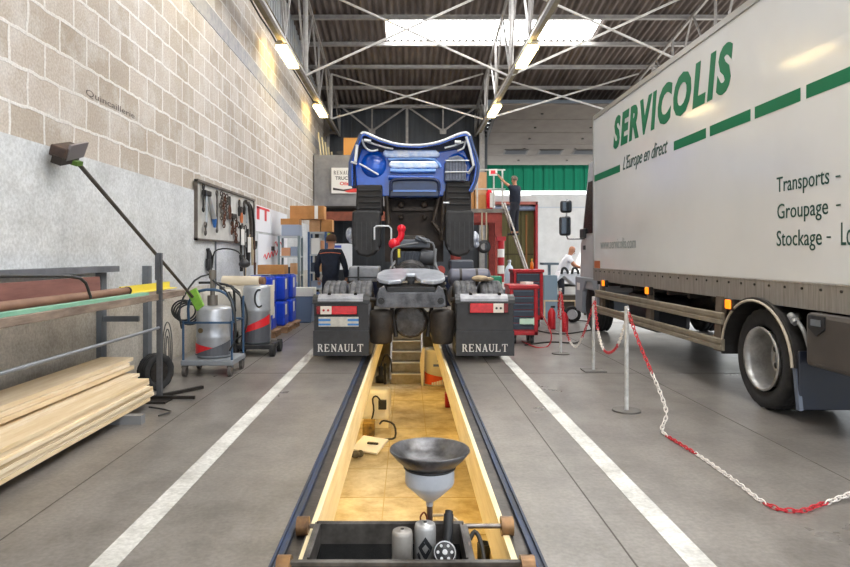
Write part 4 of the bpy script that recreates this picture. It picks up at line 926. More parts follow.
b = MB(); b.beam((2.9, 13.9, .42), (3.6, 13.9, .42), .03); b.beam((2.92, 13.9, 0), (2.92, 13.9, .42), .03, .03, (0, 1, 0)); b.beam((3.58, 13.9, 0), (3.58, 13.9, .42), .03, .03, (0, 1, 0)); tag(b.build('low_rail', wood), 'low pale wooden rail behind the barrier posts', 'rail')
# ================================================================ left wall: broom, shelf rack, timber
XW = -3.2
bm2 = mat('broom_brown', '#4d3b33', .6, 0, '#352823', 8)
t = thing('push_broom', 'upside-down push broom with a brown head leaning high against the left wall', 'broom', (-2.6, 6.6, 1.5))
hd = V((-3.04, 5.85, 2.31)); ft = V((-2.42, 7.3, .93))
dr = (ft-hd).normalized()
b = MB(); b.cyl(hd+dr*.05, ft, .021, 10, .016); b.build('handle', mat('handle_dark', '#4a453f', .5, .2, '#342f2b', 6), t)
b = MB(); b.cbox(hd+V((-.0, -.06, .02)), (.14, .34, .10), (.25, .35, .1)); hdm = b.build('head', bm2, t, .012)
b = MB(); b.cbox(hd+V((.075, -.03, .02)), (.02, .30, .15), (.3, .45, .1)); b.build('head_plate', mat('head_grey', '#8b8588', .4, .4), hdm)
b = MB(); b.cbox(hd+V((-.0, -.08, -.055)), (.09, .32, .07), (.25, .35, .1)); b.build('bristles', mat('bristle_dark', '#2c2520', .9), hdm)
b = MB(); b.cbox(hd+V((.05, .02, -.08)), (.06, .1, .04), (.2, .3, 0)); b.build('green_socket', mat('socket_green', '#4c6a22', .6), hdm)
t = thing('green_scraper', 'green blade at the foot of the leaning broom beside the silver drum', 'scraper', ft)
b = MB(); b.prism([ft+V(p) for p in ((-.07, 0, .05), (.03, 0, .1), (.12, 0, -.1), (.05, 0, -.16))], (0, .05, 0)); b.build('blade', mat('scraper_green', '#7fae3c', .6, 0, '#5f9230', 5), t)
# rack made of wall posts, arms, shelf boards, front post and rail
t = thing('wall_rack', 'grey steel wall rack holding long boards and tubes above the timber', 'rack', (-2.8, 4.5, 0))
for y in (6.65, 3.4):
    b = MB(); b.box(XW+.03, XW+.09, y-.06, y+.06, .1, 1.27); b.build('upright', greyp, t)
    for z in (.95, .74):
        b = MB(); b.box(XW+.09, -2.5 if z > .9 else -2.75, y-.02, y+.02, z-.02, z+.035); b.build('arm', greyp, t)
b = MB(); b.box(XW+.03, XW+.16, 2.0, 6.85, 1.225, 1.285); b.build('top_board', mat('board_slate', '#6e7076', .6, 0, '#5d5f64', 5), t)
shb = mat('shelf_board', '#8e7f72', .8, 0, '#5f5148', 2.5, .1, stretch=(6, 1, 6))
b = MB(); b.box(-2.9, -2.40, 2.0, 7.0, .965, 1.025); b.build('shelf_board', shb, t, .004)
b = MB(); b.beam((-2.4, 6.28, 0), (-2.4, 6.28, 1.42), .045, .045, (0, 1, 0)); b.box(-2.43, -2.39, 6.24, 6.32, 1.16, 1.4); b.build('front_post', mat('post_grey', '#5e6065', .5, .4, '#4a4b4f', 6), t)
b = MB(); b.cyl((-2.4, 2.0, .70), (-2.4, 6.28, .70), .014, 10); b.build('rail', mat('rail_grey', '#8d9095', .4, .5), t)
b = MB(); b.box(-2.52, -2.28, 6.1, 6.4, 0, .02); b.beam((-2.5, 6.25, .03), (-2.05, 6.25, .03), .03); b.build('foot', dkmetal, t)
b = MB(); b.prism([(-3.0, 2.0, 1.03), (-2.97, 2.0, 1.195), (-2.94, 2.0, 1.195), (-2.93, 2.0, 1.03)], (0, 4.2, 0)); tag(b.build('wooden_board', mat('red_brown_board', '#8b5f56', .75, 0, '#744c45', 2.5, .05, stretch=(5, .6, 5))), 'wide red-brown board standing on edge on the wall rack', 'board')
t = thing('long_tube', 'brown tube with a dark end lying along the wall rack', 'tube', (-2.62, 4, 1.03))
b = MB(); b.cyl((-2.62, 2.0, 1.065), (-2.62, 6.05, 1.065), .036, 16); b.build('tube', mat('tube_brown', '#8c6a55', .6, 0, '#765543', 3), t)
b = MB(); b.cyl((-2.62, 6.05, 1.065), (-2.62, 6.08, 1.065), .04, 16); b.build('end_cap', dkmetal, t)
b = MB(); b.box(-2.50, -2.43, 2.0, 6.1, 1.025, 1.05); tag(b.build('green_strip', mat('strip_green', '#86b8a0', .5, 0, '#6fa38b', 3)), 'pale green strip lying along the front edge of the wall rack', 'strip')
b = MB(); b.prism([(-2.72, 6.12, 1.025), (-2.72, 6.12, 1.10), (-2.70, 6.12, 1.10), (-2.70, 6.12, 1.035), (-2.62, 6.12, 1.035), (-2.62, 6.12, 1.025)], (0, 1.25, 0)); tag(b.build('yellow_angle_bar', mat('bar_yellow', '#e3cf4a', .5)), 'yellow angle bar at the far end of the wall rack', 'bar')
b = MB(); b.tube([(-2.75, 3.2, 1.22), (-2.72, 4.0, 1.26), (-2.6, 4.6, 1.25), (-2.52, 5.0, 1.22), (-2.50, 5.1, 1.1), (-2.50, 5.12, 1.06)], .012, 6); tag(b.build('black_hose', black), 'thin black hose looped over the boards on the wall rack', 'hose')
# timber
rnd = random.Random(3)
def plank(x0, x1, y1, z0, th, grp, label, m, rz=0):
    y0 = 1.2+rnd.uniform(-.2, .2); b = MB(); b.box(x0, x1, y0, y1, z0, z0+th-.0015)
    o = b.build('wooden_plank', m, None, .003); o.rotation_euler.z = rz; tag(o, label, 'plank', grp)
pm = [wood, wood_e, mat('pine_b', '#dcc6a2', .7, 0, '#ebd9bb', 3, .1, stretch=(6, .6, 6))]
th = .0315
for L in range(7):
    for c in range(3):
        dx = rnd.uniform(-.022, .022)
        front = c == 0
        x1 = -2.33-c*.2+dx
        lab = 'pine plank in the low stack on the floor, '+('front row' if c == 0 else 'middle row' if c == 1 else 'back row by the wall')
        plank(x1-.185, x1, 5.9+rnd.uniform(-.10, .10)+(.1*(c == 1)), .075+L*th, th, 'pine planks of the low stack, '+('front row' if c == 0 else 'middle row' if c == 1 else 'back row'), lab, pm[(L+c) % 3])
for k in range(3):
    plank(-2.95+k*.004, -2.60-k*.015, 6.15+rnd.uniform(-.05, .08), .075+7*th+k*.036+.021, .036, 'wide pine boards on the low stack', 'wide pine board lying on top of the low timber stack', pm[k])
for y in (5.0, 2.6):
    b = MB(); b.box(-2.93, -2.66, y-.03, y+.03, .075+7*th+.001, .075+7*th+.020); tag(b.build('spacer_block', wood), 'small wooden spacer between the low stack and the wide boards, %s' % ('near its far end' if y > 4 else 'near the camera'), 'block')
for y in (5.4, 3.5):
    b = MB(); b.box(-2.95, -2.2 if y > 5 else -2.36, y-.04, y+.04, 0, .073); q = b.build('steel_bearer', mat('bearer_grey', '#8b8d90', .45, .4)); tag(q, 'grey square tube under the timber stack, '+('its end sticking out near the rack post' if y > 5 else 'under the near half of the stack'), 'tube')
b = MB(); b.tube([(-2.35, 5.9, .02), (-2.1, 5.75, .02), (-2.15, 5.6, .015)], .008, 5); tag(b.build('wire', black), 'short dark wire on the floor beside the rack post', 'wire')
b = MB(); b.beam((-2.45, 6.35, .02), (-2.15, 6.8, .02), .04, .03); tag(b.build('angle_iron', dkmetal), 'dark iron bar on the floor beside the rack post', 'bar')
t = thing('spare_wheel', 'dark tyre standing on the floor behind the rack post', 'tyre', (-2.62, 6.75, 0))
b = MB(); tyre(b, (-2.62, 6.75, .19), .19, .14, (.9, -.5, 0), 36, .6); b.build('tyre', rubber, t)
b = MB(); b.cyl((-2.57, 6.72, .19), (-2.66, 6.77, .19), .11, 18); b.build('hub', dkmetal, t)
b = MB()
for r_, z in ((.14, .75), (.12, .72), (.16, .7)): b.tube([(-2.72+.7*(r_-.1)*math.cos(a), 7.35+.5*(r_-.1)*math.cos(a), .01+2.0*r_+2.0*r_*math.sin(a)*.97) for a in [2*PI*i/12 for i in range(12)]], .007, 5, closed=True)
tag(b.build('cable_coil', mat('coil_grey', '#5c5a58', .6)), 'loose loops of grey cable standing on the floor left of the silver drum', 'cable')
b = MB(); b.box(XW+.03, XW+.1, 7.75, 7.87, .1, 1.27); tag(b.build('wall_post', greyp), 'grey steel post on the wall between the rack and the silver drum', 'post')
# ---------------- silver oil drum on a blue trolley
swr = mat('swoosh_red', '#d3232b', .4); swd = mat('swoosh_grey', '#4e5056', .45)
x, y = -2.31, 7.75
t = thing('oil_drainer', 'silver drum with red and grey bands on a blue wheeled frame', 'oil drainer', (x, y, 0))
dm = mat('drum_silver', '#b9bcc2', .35, .5, '#a0a3a9', 4)
b = MB(); b.lathe([(0, .2), (.2, .2), (.205, .22), (.205, .42), (.212, .44), (.205, .46), (.205, .58), (.212, .60), (.205, .62), (.205, .75), (.19, .78), (.1, .80), (0, .80)], (x, y, 0), n=36); dr = b.build('drum', dm, t)
def wrapband(pts, r, m, nm, par):
    # band wrapped on a drum: list of (angle, z low, z high)
    b = MB(); vs = []
    for a, z0, z1 in pts: vs += [(x+r*math.sin(a), y-r*math.cos(a), z0), (x+r*math.sin(a), y-r*math.cos(a), z1)]
    b.add(vs, [(2*i, 2*i+2, 2*i+3, 2*i+1) for i in range(len(pts)-1)]); return b.build(nm, m, par)
A_ = [-1.3+.2*i for i in range(14)]
wrapband([(a, .24+.13*(a+1.3)/2.6*.3, .38-.1*(a+1.3)/2.6) for a in A_], .214, swr, 'red_band', dr)
wrapband([(a, .225, .24+.16*max(0, (a+.9))/2.2) for a in A_], .216, swd, 'grey_band', dr)
b = MB(); b.cyl((x-.1, y-.175, .52), (x-.105, y-.195, .52), .03, 12); b.build('emblem', mat('emblem_bronze', '#77664a', .4, .5), dr)
b = MB(); b.cyl((x-.02, y, .79), (x-.02, y, .92), .06, 14); b.cyl((x-.02, y, .92), (x-.02, y, 1.2), .028, 12); b.cyl((x-.02, y, 1.12), (x-.02, y, 1.22), .045, 12); b.build('pump', mat('pump_grey', '#75706a', .45, .5), dr)
bl = mat('frame_blue', '#33506e', .45, .2)
b = MB()
for s in (-1, 1):
    b.tube([(x+s*.28, y-.26, .1), (x+s*.28, y-.26, .64)], .014, 8, sm=1); b.tube([(x+s*.28, y+.26, .1), (x+s*.28, y+.26, .9)], .014, 8, sm=1)
for z in (.62,): b.tube([(x-.28, y-.26, z), (x+.28, y-.26, z), (x+.28, y+.26, z), (x-.28, y+.26, z)], .013, 8, closed=True, sm=1)
b.tube([(x-.27, y-.1, .6), (x-.26, y-.12, .85), (x-.12, y-.16, .98), (x+.12, y-.16, .98), (x+.24, y-.12, .85), (x+.26, y-.1, .6)], .017, 8)
b.build('frame', bl, t)
b = MB(); b.box(x-.3, x+.3, y-.3, y+.3, .13, .19); b.build('tray', mat('tray_grey', '#8f949a', .45, .3), t, .01)
for dx, dy in ((-.26, -.26), (.26, -.26), (-.26, .26), (.26, .26)):
    b = MB(); b.cyl((x+dx-.02, y+dy, .06), (x+dx+.02, y+dy, .06), .06, 16); b.box(x+dx-.03, x+dx+.03, y+dy-.03, y+dy+.03, .1, .14); b.build('castor', mat('castor_grey', '#55504c', .6), t)
b = MB()
for k in range(4): b.tube([(x-.3-.03*k, y-.05+.1*math.cos(a), .68+.03*k+.13*math.sin(a)) if False else (x-.26+.14*math.cos(a)-.03*k, y-.1+.02*k, .70+.12*math.sin(a)+.015*k) for a in [2*PI*i/10 for i in range(10)]], .011, 6, closed=True)
b.tube([(x+.0, y-.05, 1.1), (x+.2, y-.15, .95), (x+.32, y-.28, .7), (x+.33, y-.3, .45), (x+.26, y-.28, .3)], .012, 6); b.tube([(x-.02, y, 1.18), (x-.2, y-.1, 1.1), (x-.34, y-.2, .8), (x-.3, y-.25, .55)], .012, 6)
b.build('hose', mat('hose_dark', '#26292b', .5), t)
# ---------------- silver cabinet unit with black hoses
t = thing('oil_dispenser', 'tall silver wheeled oil unit with a red band and black hoses', 'oil dispenser', (-2.1, 9.2, 0))
b = MB(); b.lathe([(0, .16), (.18, .16), (.19, .18), (.19, .6), (.198, .62), (.19, .64), (.19, .93), (.17, .97), (0, .98)], (-2.14, 9.2, 0), n=36); x, y = -2.14, 9.2; body = b.build('drum', mat('unit_silver', '#a9adb2', .35, .4, '#989ca2', 4), t)
wrapband([(a, .26+.0*(a), .34+.09*(a+1.3)) for a in A_], .201, swr, 'red_band', body)
wrapband([(a, .18, .28+.08*(a+1.3)/1.3) for a in A_], .203, swd, 'grey_band', body)
b = MB(); b.box(x-.26, x+.28, y-.26, y+.3, .1, .16); b.build('trolley', black, t, .01)
for dx, dy in ((.27, -.22), (-.25, -.22), (.27, .26), (-.25, .26)): b = MB(); b.cyl((x+dx-.03, y+dy, .09), (x+dx+.03, y+dy, .09), .09, 18); b.build('wheel', rubber, t)
b = MB(); b.tube([(x-.24, y-.28, .16), (x-.24, y-.3, .88), (x-.3, y-.34, .98), (x-.5, y-.34, 1.02), (x-.72, y-.3, 1.02)], .018, 8); b.tube([(x-.14, y-.26, .16), (x-.14, y-.3, .8), (x-.26, y-.34, .96), (x-.34, y-.34, .98)], .015, 8); b.build('handle', mat('handle_black', '#25282b', .4, .3), t)
b = MB()
b.tube([(x-.26, y-.36, .95), (x-.1, y-.38, .8), (x-.04, y-.38, .55), (x-.1, y-.38, .32), (x-.3, y-.38, .22)], .013, 6)
b.tube([(x-.3, y-.36, .9), (x-.2, y-.38, .65), (x-.33, y-.38, .45), (x-.4, y-.38, .3), (x-.5, y-.36, .25)], .013, 6)
b.tube([(x+.08+.06*math.cos(a), y-.2, .8+.12*math.sin(a)) for a in [PI*.4+PI*1.3*i/8 for i in range(9)]], .012, 6)
b.build('hose', mat('hose_dark', '#26292b', .5), t)
b = MB(); b.box(x-.46, x-.28, y-.3, y+.1, .12, .34); b.build('red_box', mat('box_red_dark', '#8c2430', .5), t, .01)
# white cans between
t = thing('plastic_canister', 'white plastic canister standing between the silver drum and the tall oil unit', 'canister', (-2.62, 9.3, 0))
b = MB(); b.box(-2.9, -2.42, 9.1, 9.5, 0, .9); b.build('body', mat('canister_white', '#dedbd3', .5, 0, '#bfbab0', 4), t, .04)
b = MB(); b.cyl((-2.66, 9.3, .9), (-2.66, 9.3, .95), .04, 12); b.build('cap', black, t)
t = thing('roll', 'pale paper roll with a brown end lying above the oil units', 'roll', (-2.6, 10.2, .95))
b = MB(); b.box(-2.95, -2.15, 10.0, 10.45, .45, .92); tag(b.build('storage_box', mat('box_offwhite', '#d8d2c6', .7)), 'off-white box behind the tall oil unit carrying the paper roll', 'box')
b = MB(); b.cyl((-2.9, 10.2, 1.0), (-2.3, 10.1, 1.0), .075, 18); b.build('paper', mat('paper_roll', '#d9cdb8', .8), t)
b = MB(); b.cyl((-2.3, 10.1, 1.0), (-2.22, 10.09, 1.0), .06, 14); b.build('core', mat('core_brown', '#7a5b45', .7), t)
b = MB(); b.box(-2.95, -2.2, 10.0, 10.45, 0, .45); tag(b.build('storage_box', mat('box_grey2', '#a39f98', .7)), 'grey box on the floor under the off-white box', 'box')
# lamp on flexible arm + wall conduit + thing on hook
t = thing('gooseneck_lamp', 'black lamp on a curved arm above the oil units', 'lamp', (-2.95, 10.0, 1.1))
b = MB(); b.tube([(-3.1, 10.3, 1.2), (-3.05, 10.25, 1.45), (-2.85, 10.2, 1.5), (-2.65, 10.15, 1.45), (-2.56, 10.1, 1.33)], .012, 6); b.build('arm', black, t)
b = MB(); b.lathe([(.0, .08), (.04, .07), (.09, -.02), (.08, -.03)], (-2.54, 10.1, 1.27), (-.3, 0, 1), 16); b.ball((-2.54, 10.1, 1.26), .085, (1.1, 1, .7)); b.build('shade', mat('shade_dark', '#2f2f33', .5), t)
b = MB(); b.cyl((-3.15, 10.65, .4), (-3.15, 10.65, 1.63), .014, 8); tag(b.build('conduit', greyp), 'grey vertical conduit below the left end of the tool board', 'conduit')
b = MB(); b.tube([(-3.14, 10.2, 1.5), (-3.13, 10.22, 1.4), (-3.12, 10.15, 1.2), (-3.12, 10.25, 1.17), (-3.12, 10.3, 1.35), (-3.13, 10.22, 1.46)], .03, 8); b.box(-3.15, -3.11, 10.12, 10.28, 1.2, 1.34); tag(b.build('air_gun', black), 'black air gun hanging on the wall below the tool board', 'tool')
# ---------------- tool board on the wall
t = thing('tool_board', 'grey wall board edged in dark metal, full of hanging tools', 'tool board', (-3.15, 11.4, 1.64))
b = MB(); b.box(XW+.035, XW+.055, 9.66, 13.2, 1.64, 2.50); b.build('panel', mat('board_pale', '#c9c8c4', .7, 0, '#bab8b3', 3), t)
b = MB(); b.box(XW+.03, XW+.075, 9.63, 9.67, 1.62, 2.52); b.box(XW+.03, XW+.075, 13.2, 13.24, 1.62, 2.52); b.box(XW+.03, XW+.09, 9.63, 13.24, 2.49, 2.53); b.box(XW+.03, XW+.075, 9.63, 13.24, 1.62, 1.65); b.build('frame', mat('frame_brown', '#57504a', .6, .3, '#6f675f', 6), t)
xs_ = XW+.1
tm = [mat('tool_steel', '#6f6a66', .4, .7, '#4a4541', 8), mat('tool_rust', '#6a4635', .7, .3, '#4a2f24', 8), mat('tool_black', '#262424', .5, .3), mat('tool_beige', '#b3a183', .6), mat('tool_orange', '#c9703a', .5), mat('tool_blue', '#2a5c9c', .45), mat('tool_silver', '#b9bdc2', .35, .6)]
def ring(b, y, z, r, w=.012): b.tube([(xs_, y+r*math.cos(a), z+r*math.sin(a)) for a in [2*PI*i/10 for i in range(10)]], w, 5, closed=True, sm=1)
def wrench(y, z, L, m, lab):
    b = MB(); b.beam((xs_, y, z), (xs_, y, z-L), .018, .04, (0, 1, 0)); ring(b, y, z, .045); ring(b, y, z-L, .035); tag(b.build('ring_spanner', m), lab, 'spanner', 'tools hanging on the board')
def hammer(y, z, L, m, mh, lab):
    t = thing('hammer', lab, 'hammer', (xs_, y, z-L), 0, 'tools hanging on the board'); b = MB(); b.cyl((xs_, y, z), (xs_, y, z-L), .02, 8); b.build('handle', m, t)
    b = MB(); b.box(xs_-.03, xs_+.04, y-.14, y+.14, z-.03, z+.05); b.build('head', mh, t, .01)
def chainloop(y, z, L, m, lab):
    b = MB(); n = max(4, int(L/.05))
    for i in range(n):
        zz = z-L*i/n; c = V((xs_+.01*math.sin(i), y+.03*math.sin(i*1.3), zz)); a = (0, 1) if i % 2 else (1, 0)
        b.tube([c+V((.02*a[0]*math.cos(q), .03*a[1]*math.cos(q), .04*math.sin(q))) for q in [2*PI*k/8 for k in range(8)]], .012, 5, closed=True, sm=1)
    tag(b.build('hanging_chain', m), lab, 'chain', 'tools hanging on the board')
def pliers(y, z, L, m, lab):
    t = thing('pliers', lab, 'pliers', (xs_, y, z-L), 0, 'tools hanging on the board')
    b = MB(); b.tube([(xs_, y, z-L*.35), (xs_, y-.06, z-L*.6), (xs_, y-.03, z-L)], .016, 6); b.tube([(xs_, y, z-L*.35), (xs_, y+.06, z-L*.6), (xs_, y+.03, z-L)], .016, 6); b.build('handles', m, t)
    b = MB(); b.prism([(xs_-.015, y-.03, z-L*.38), (xs_-.015, y-.04, z-.05), (xs_-.015, y, z), (xs_-.015, y+.04, z-.05), (xs_-.015, y+.03, z-L*.38)], (.03, 0, 0)); b.build('jaws', tm[0], t)
hammer(10.0, 2.34, .45, tm[6], tm[2], 'silver-handled hammer at the left end of the tool board')
t = thing('torque_bar', 'silver bar with a blue grip hanging left on the tool board', 'tool', (xs_, 10.25, 1.85), 0, 'tools hanging on the board')
b = MB(); b.cyl((xs_, 10.12, 2.32), (xs_, 10.4, 1.98), .03, 10, .04); b.build('bar', tm[6], t); b = MB(); b.cyl((xs_, 10.4, 1.98), (xs_, 10.42, 1.84), .045, 10, .02); b.build('grip', tm[5], t)
wrench(9.85, 2.44, .35, tm[2], 'short dark ring spanner at the left edge of the tool board'); wrench(10.55, 2.4, .6, tm[0], 'long grey ring spanner right of the silver bar'); wrench(9.95, 1.86, .12, tm[0], 'small spanner low on the left of the tool board')
chainloop(10.8, 2.42, .45, tm[0], 'grey chain hanging at the left half of the tool board'); chainloop(10.95, 2.4, .55, tm[1], 'rusty chain beside the grey chain on the tool board'); chainloop(11.12, 2.4, .4, tm[0], 'short chain between the rusty chain and the pliers')
pliers(11.3, 2.42, .4, tm[1], 'rusty pliers near the middle of the tool board'); hammer(11.5, 2.08, .3, tm[2], tm[2], 'dark hammer low in the middle of the tool board')
chainloop(11.7, 2.05, .45, tm[1], 'rusty chain low in the middle of the tool board'); chainloop(11.45, 1.95, .2, tm[1], 'short rusty chain end under the dark hammer')
for i, (y, z, L, m, l) in enumerate(((11.95, 2.42, .3, tm[2], 'black clamp right of the middle of the tool board'), (12.1, 2.3, .3, tm[4], 'tool with an orange grip on the right half of the tool board'), (12.3, 2.42, .25, tm[2], 'black pliers above the white plate on the tool board'))): pliers(y, z, L, m, l)
wrench(12.5, 2.35, .3, tm[6], 'bright spanner on the right half of the tool board')
for y, z0, z1, m, l in ((12.65, 2.42, 1.55, tm[0], 'long curved steel bar on the right of the tool board'), (12.85, 2.4, 1.6, tm[2], 'long black curved bar at the right end of the tool board')):
    b = MB(); b.tube([(xs_, y-.25, z0), (xs_+.02, y-.05, z0-.1), (xs_+.02, y+.1, (z0+z1)/2), (xs_, y+.2, z1), (xs_, y+.35, z1-.05), (xs_, y+.4, z1+.08)], .035, 8); tag(b.build('pry_bar', m), l, 'bar', 'tools hanging on the board')
for y, z0, z1, m, l, w in ((11.9, 1.95, 1.1, tm[2], 'long black tool hanging below the tool board, with a white tag', .06), (12.15, 1.95, .95, tm[0], 'long steel tool with a pale handle hanging below the tool board', .045), (12.4, 1.9, 1.25, tm[2], 'black frame tool hanging below the tool board', .07), (12.75, 1.75, 1.2, tm[3], 'beige wooden handle hanging below the right of the tool board', .045), (12.95, 1.7, .95, tm[1], 'rusty bar hanging lowest at the right of the tool board', .04)):
    t = thing('long_tool', l, 'tool', (xs_+.03, y, z1), 0, 'long tools hanging below the board')
    b = MB(); b.beam((xs_+.04, y, z0), (xs_+.04, y+.04, z1), w*.6, w, (0, 1, 0)); ring(b, y, z0, w); b.build('shaft', m, t, .006)
    b = MB(); b.cyl((xs_+.04, y+.04, z1+.3), (xs_+.04, y+.04, z1), w*.7, 8, w*.5); b.build('grip', tm[3] if 'pale' in l else m, t)
for y, z, l in ((11.85, 1.75, 'white tag on the left of the long hanging tools'), (12.35, 1.62, 'white plate hanging between the long tools')):
    b = MB(); b.box(xs_+.08, xs_+.09, y-.1, y+.12, z-.17, z+.12); tag(b.build('white_plate', whitep), l, 'plate')
# posters
for y0, y1, z0, z1, l, marks in ((13.5, 14.9, 1.9, 2.45, 'white poster with two red blocks beside the tool board', [(13.55, 13.8, 2.15, 2.42), (14.3, 14.5, 2.15, 2.4), (13.55, 14.8, 2.38, 2.43)]), (13.7, 17.0, 1.15, 1.85, 'white poster with red scribbled writing below the other poster', [])):
    t = thing('poster', l, 'poster', (XW+.04, (y0+y1)/2, z0)); b = MB(); b.box(XW+.03, XW+.045, y0, y1, z0, z1); b.build('sheet', mat('poster_white', '#dfdfe4', .6), t)
    for a, c, e, f in marks: b = MB(); b.box(XW+.045, XW+.048, a, c, e, f); b.build('red_block', mat('poster_red', '#d8434a', .6), t)
    if not marks:
        b = MB(); b.tube([(XW+.05, 14.2+.12*i, 1.35+.07*math.sin(i*2.1)+.01*i) for i in range(16)], .012, 5, sm=2); b.build('red_scribble', MATS['poster_red'] if 'poster_red' in MATS else red, t)
        b = MB(); b.tube([(XW+.05, 15.4+.12*i, 1.68+.08*math.sin(i*2.6)) for i in range(9)], .012, 5, sm=2); b.build('red_scribble', MATS['poster_red'], t)
        b = MB(); b.box(XW+.045, XW+.05, 15.0, 15.35, 1.5, 1.6); b.build('dark_mark', dkmetal, t)
b = MB(); b.box(XW+.03, XW+.05, 14.9, 16.9, 1.9, 2.45); tag(b.build('notice_sheet', mat('notice_grey', '#d3d5da', .6)), 'plain pale sheet on the wall right of the red-marked poster', 'sheet')
# ---------------- blue drums on pallets
pw = mat('pallet_wood', '#9b7a5c', .8, 0, '#7e6048', 4)
def drum(x, y, z, lab):
    t = thing('blue_drum', lab, 'drum', (x, y, z), 0, 'stacked blue drums')
    b = MB(); b.box(x-.16, x+.16, y-.2, y+.2, z, z+.44); b.build('body', blue, t, .035)
    b = MB(); b.box(x-.13, x+.13, y-.17, y+.17, z+.44, z+.452); b.build('lid', mat('lid_blue', '#2a56b8', .4), t)
    b = MB(); b.box(x+.16, x+.164, y-.15, y+.0, z+.2, z+.39); b.build('white_label', whitep, t)
    return t
for i, (x, y) in enumerate(((-2.46, 11.2), (-2.38, 11.9), (-2.36, 12.6))):
    w = ('nearest', 'middle', 'farthest')[i]
    t = thing('pallet', w+' wooden pallet under the blue drums', 'pallet', (x, y, 0), 0, 'pallets under the blue drums')
    for k in range(3): b = MB(); b.box(x-.32, x+.22, y-.27+k*.2, y-.15+k*.2, 0, .09); b.build('block', pw, t)
    b = MB(); b.box(x-.34, x+.24, y-.29, y+.29, .09, .12); b.build('deck', pw, t)
    for k in range(2): drum(x, y, .12+k*.46, 'blue plastic drum, %s one of the %s pair by the wall' % ('upper' if k else 'lower', w))
    if i < 2: drum(x-.335, y, .12, 'blue plastic drum, inner lower one of the %s pair by the wall' % w); drum(x-.335, y, .58, 'blue plastic drum, inner upper one of the %s pair by the wall' % w)
b = MB(); b.box(-2.72, -2.24, 11.75, 12.15, 1.052, 1.22); tag(b.build('cardboard_box', card), 'flattened brown cardboard box lying on the blue drums', 'box')
t = thing('grey_bin', 'blue-grey plastic bin standing beyond the blue drums', 'bin', (-2.15, 13.6, 0))
b = MB(); b.prism([(-2.35, 13.4, 0), (-2.0, 13.4, 0), (-1.96, 13.4, .55), (-2.39, 13.4, .55)], (0, .4, 0)); b.build('body', mat('bin_slate', '#5e708c', .5), t, .02)
b = MB(); b.box(-2.4, -1.95, 13.38, 13.82, .55, .72); b.build('rim', whitep, t)
# ---------------- racks with boxes at the back
def rack(x0, x1, y0, h, shelves, m, label, grp_items):
    t = thing('storage_rack', label, 'rack', ((x0+x1)/2, y0, 0)); d = .45
    for x in (x0, x1):
        for y in (y0, y0+d): b = MB(); b.box(x-.025, x+.025, y-.025, y+.025, 0, h); b.build('post', m, t)
    for z in shelves: b = MB(); b.box(x0-.02, x1+.02, y0-.02, y0+d, z-.04, z); b.build('shelf', mat('shelf_grey', '#b9bec2', .5, .2), t)
    r = random.Random(int(x0*100)); k = 0
    cols = [('grey', mat('bin_grey', '#8f9bb0', .6)), ('dark', mat('bin_dark', '#33404f', .6)), ('orange', mat('bin_orange', '#d39a74', .6)), ('cardboard', card2), ('blue', mat('bin_blue', '#3a5b98', .6)), ('white', whitep)]
    for si, z in enumerate(shelves[:-1]):
        gap = shelves[si+1]-z-.06; x = x0+.05
        while x < x1-.1:
            w = min(r.uniform(.12, .26), x1-.04-x)
            if w < .07: break
            cn, cm = cols[r.randrange(6)]; b = MB(); hh = gap*r.uniform(.45, .95); b.box(x, x+w-.012, y0+.03, y0+d-.05, z+.001, z+hh)
            pos = ('bottom', 'second', 'third', 'fourth', 'fifth')[si]
            tag(b.build('storage_bin', cm, None, .006), '%s bin on the %s shelf of the %s, %s' % (cn, pos, grp_items, 'at its left' if x < x0+.2 else 'at its right' if x+w > x1-.15 else 'in its middle'), 'bin', 'bins on the '+grp_items); x += w
    return t
rack(-2.98, -2.52, 15.0, 1.84, [.25, .6, .95, 1.38, 1.84], mat('rack_green_grey', '#76858a', .5, .2), 'grey steel rack with bins against the wall beyond the posters', 'grey rack')
rack(-2.35, -1.95, 15.4, 1.95, [.25, .62, 1.0, 1.42, 1.95], mat('rack_blue', '#3c5a86', .5, .2), 'blue steel rack with bins left of the worker in navy', 'blue rack')
b = MB(); b.box(-2.92, -2.5, 14.98, 15.35, 1.845, 2.1); tag(b.build('plastic_bin', mat('bin_big', '#98a4b8', .5), None, .01), 'large blue-grey bin on top of the grey rack', 'bin')
b = MB(); b.box(-2.94, -2.52, 15.0, 15.4, 2.102, 2.24); tag(b.build('cardboard_box', card), 'cardboard box lying on the large blue-grey bin', 'box')
b = MB(); b.box(-2.34, -2.08, 15.4, 15.8, 1.955, 2.24); tag(b.build('cardboard_box', card2, None, .006), 'cardboard box on the blue rack, left of its neighbour', 'box')
b = MB(); b.box(-2.06, -1.8, 15.4, 15.8, 1.955, 2.24); tag(b.build('cardboard_box', card, None, .006), 'cardboard box on the blue rack, right of its neighbour', 'box')
b = MB(); b.box(-2.78, -1.98, 15.3, 15.75, 2.245, 2.56); q = b.build('cardboard_box', card, None, .006); tag(q, 'long cardboard box, topmost above both racks', 'box')
b = MB(); b.box(-2.2, -2.12, 15.29, 15.3, 2.25, 2.56); b.build('tape', whitep, q)
b = MB(); b.tube([(-1.85, 15.2, 1.9), (-1.8, 15.1, 1.4), (-1.86, 15.1, .9), (-1.8, 15.1, .4)], .04, 6); tag(b.build('yellow_hose', mat('hose_yellow', '#b9c436', .5)), 'yellow-green hose hanging on the end of the blue rack', 'hose')
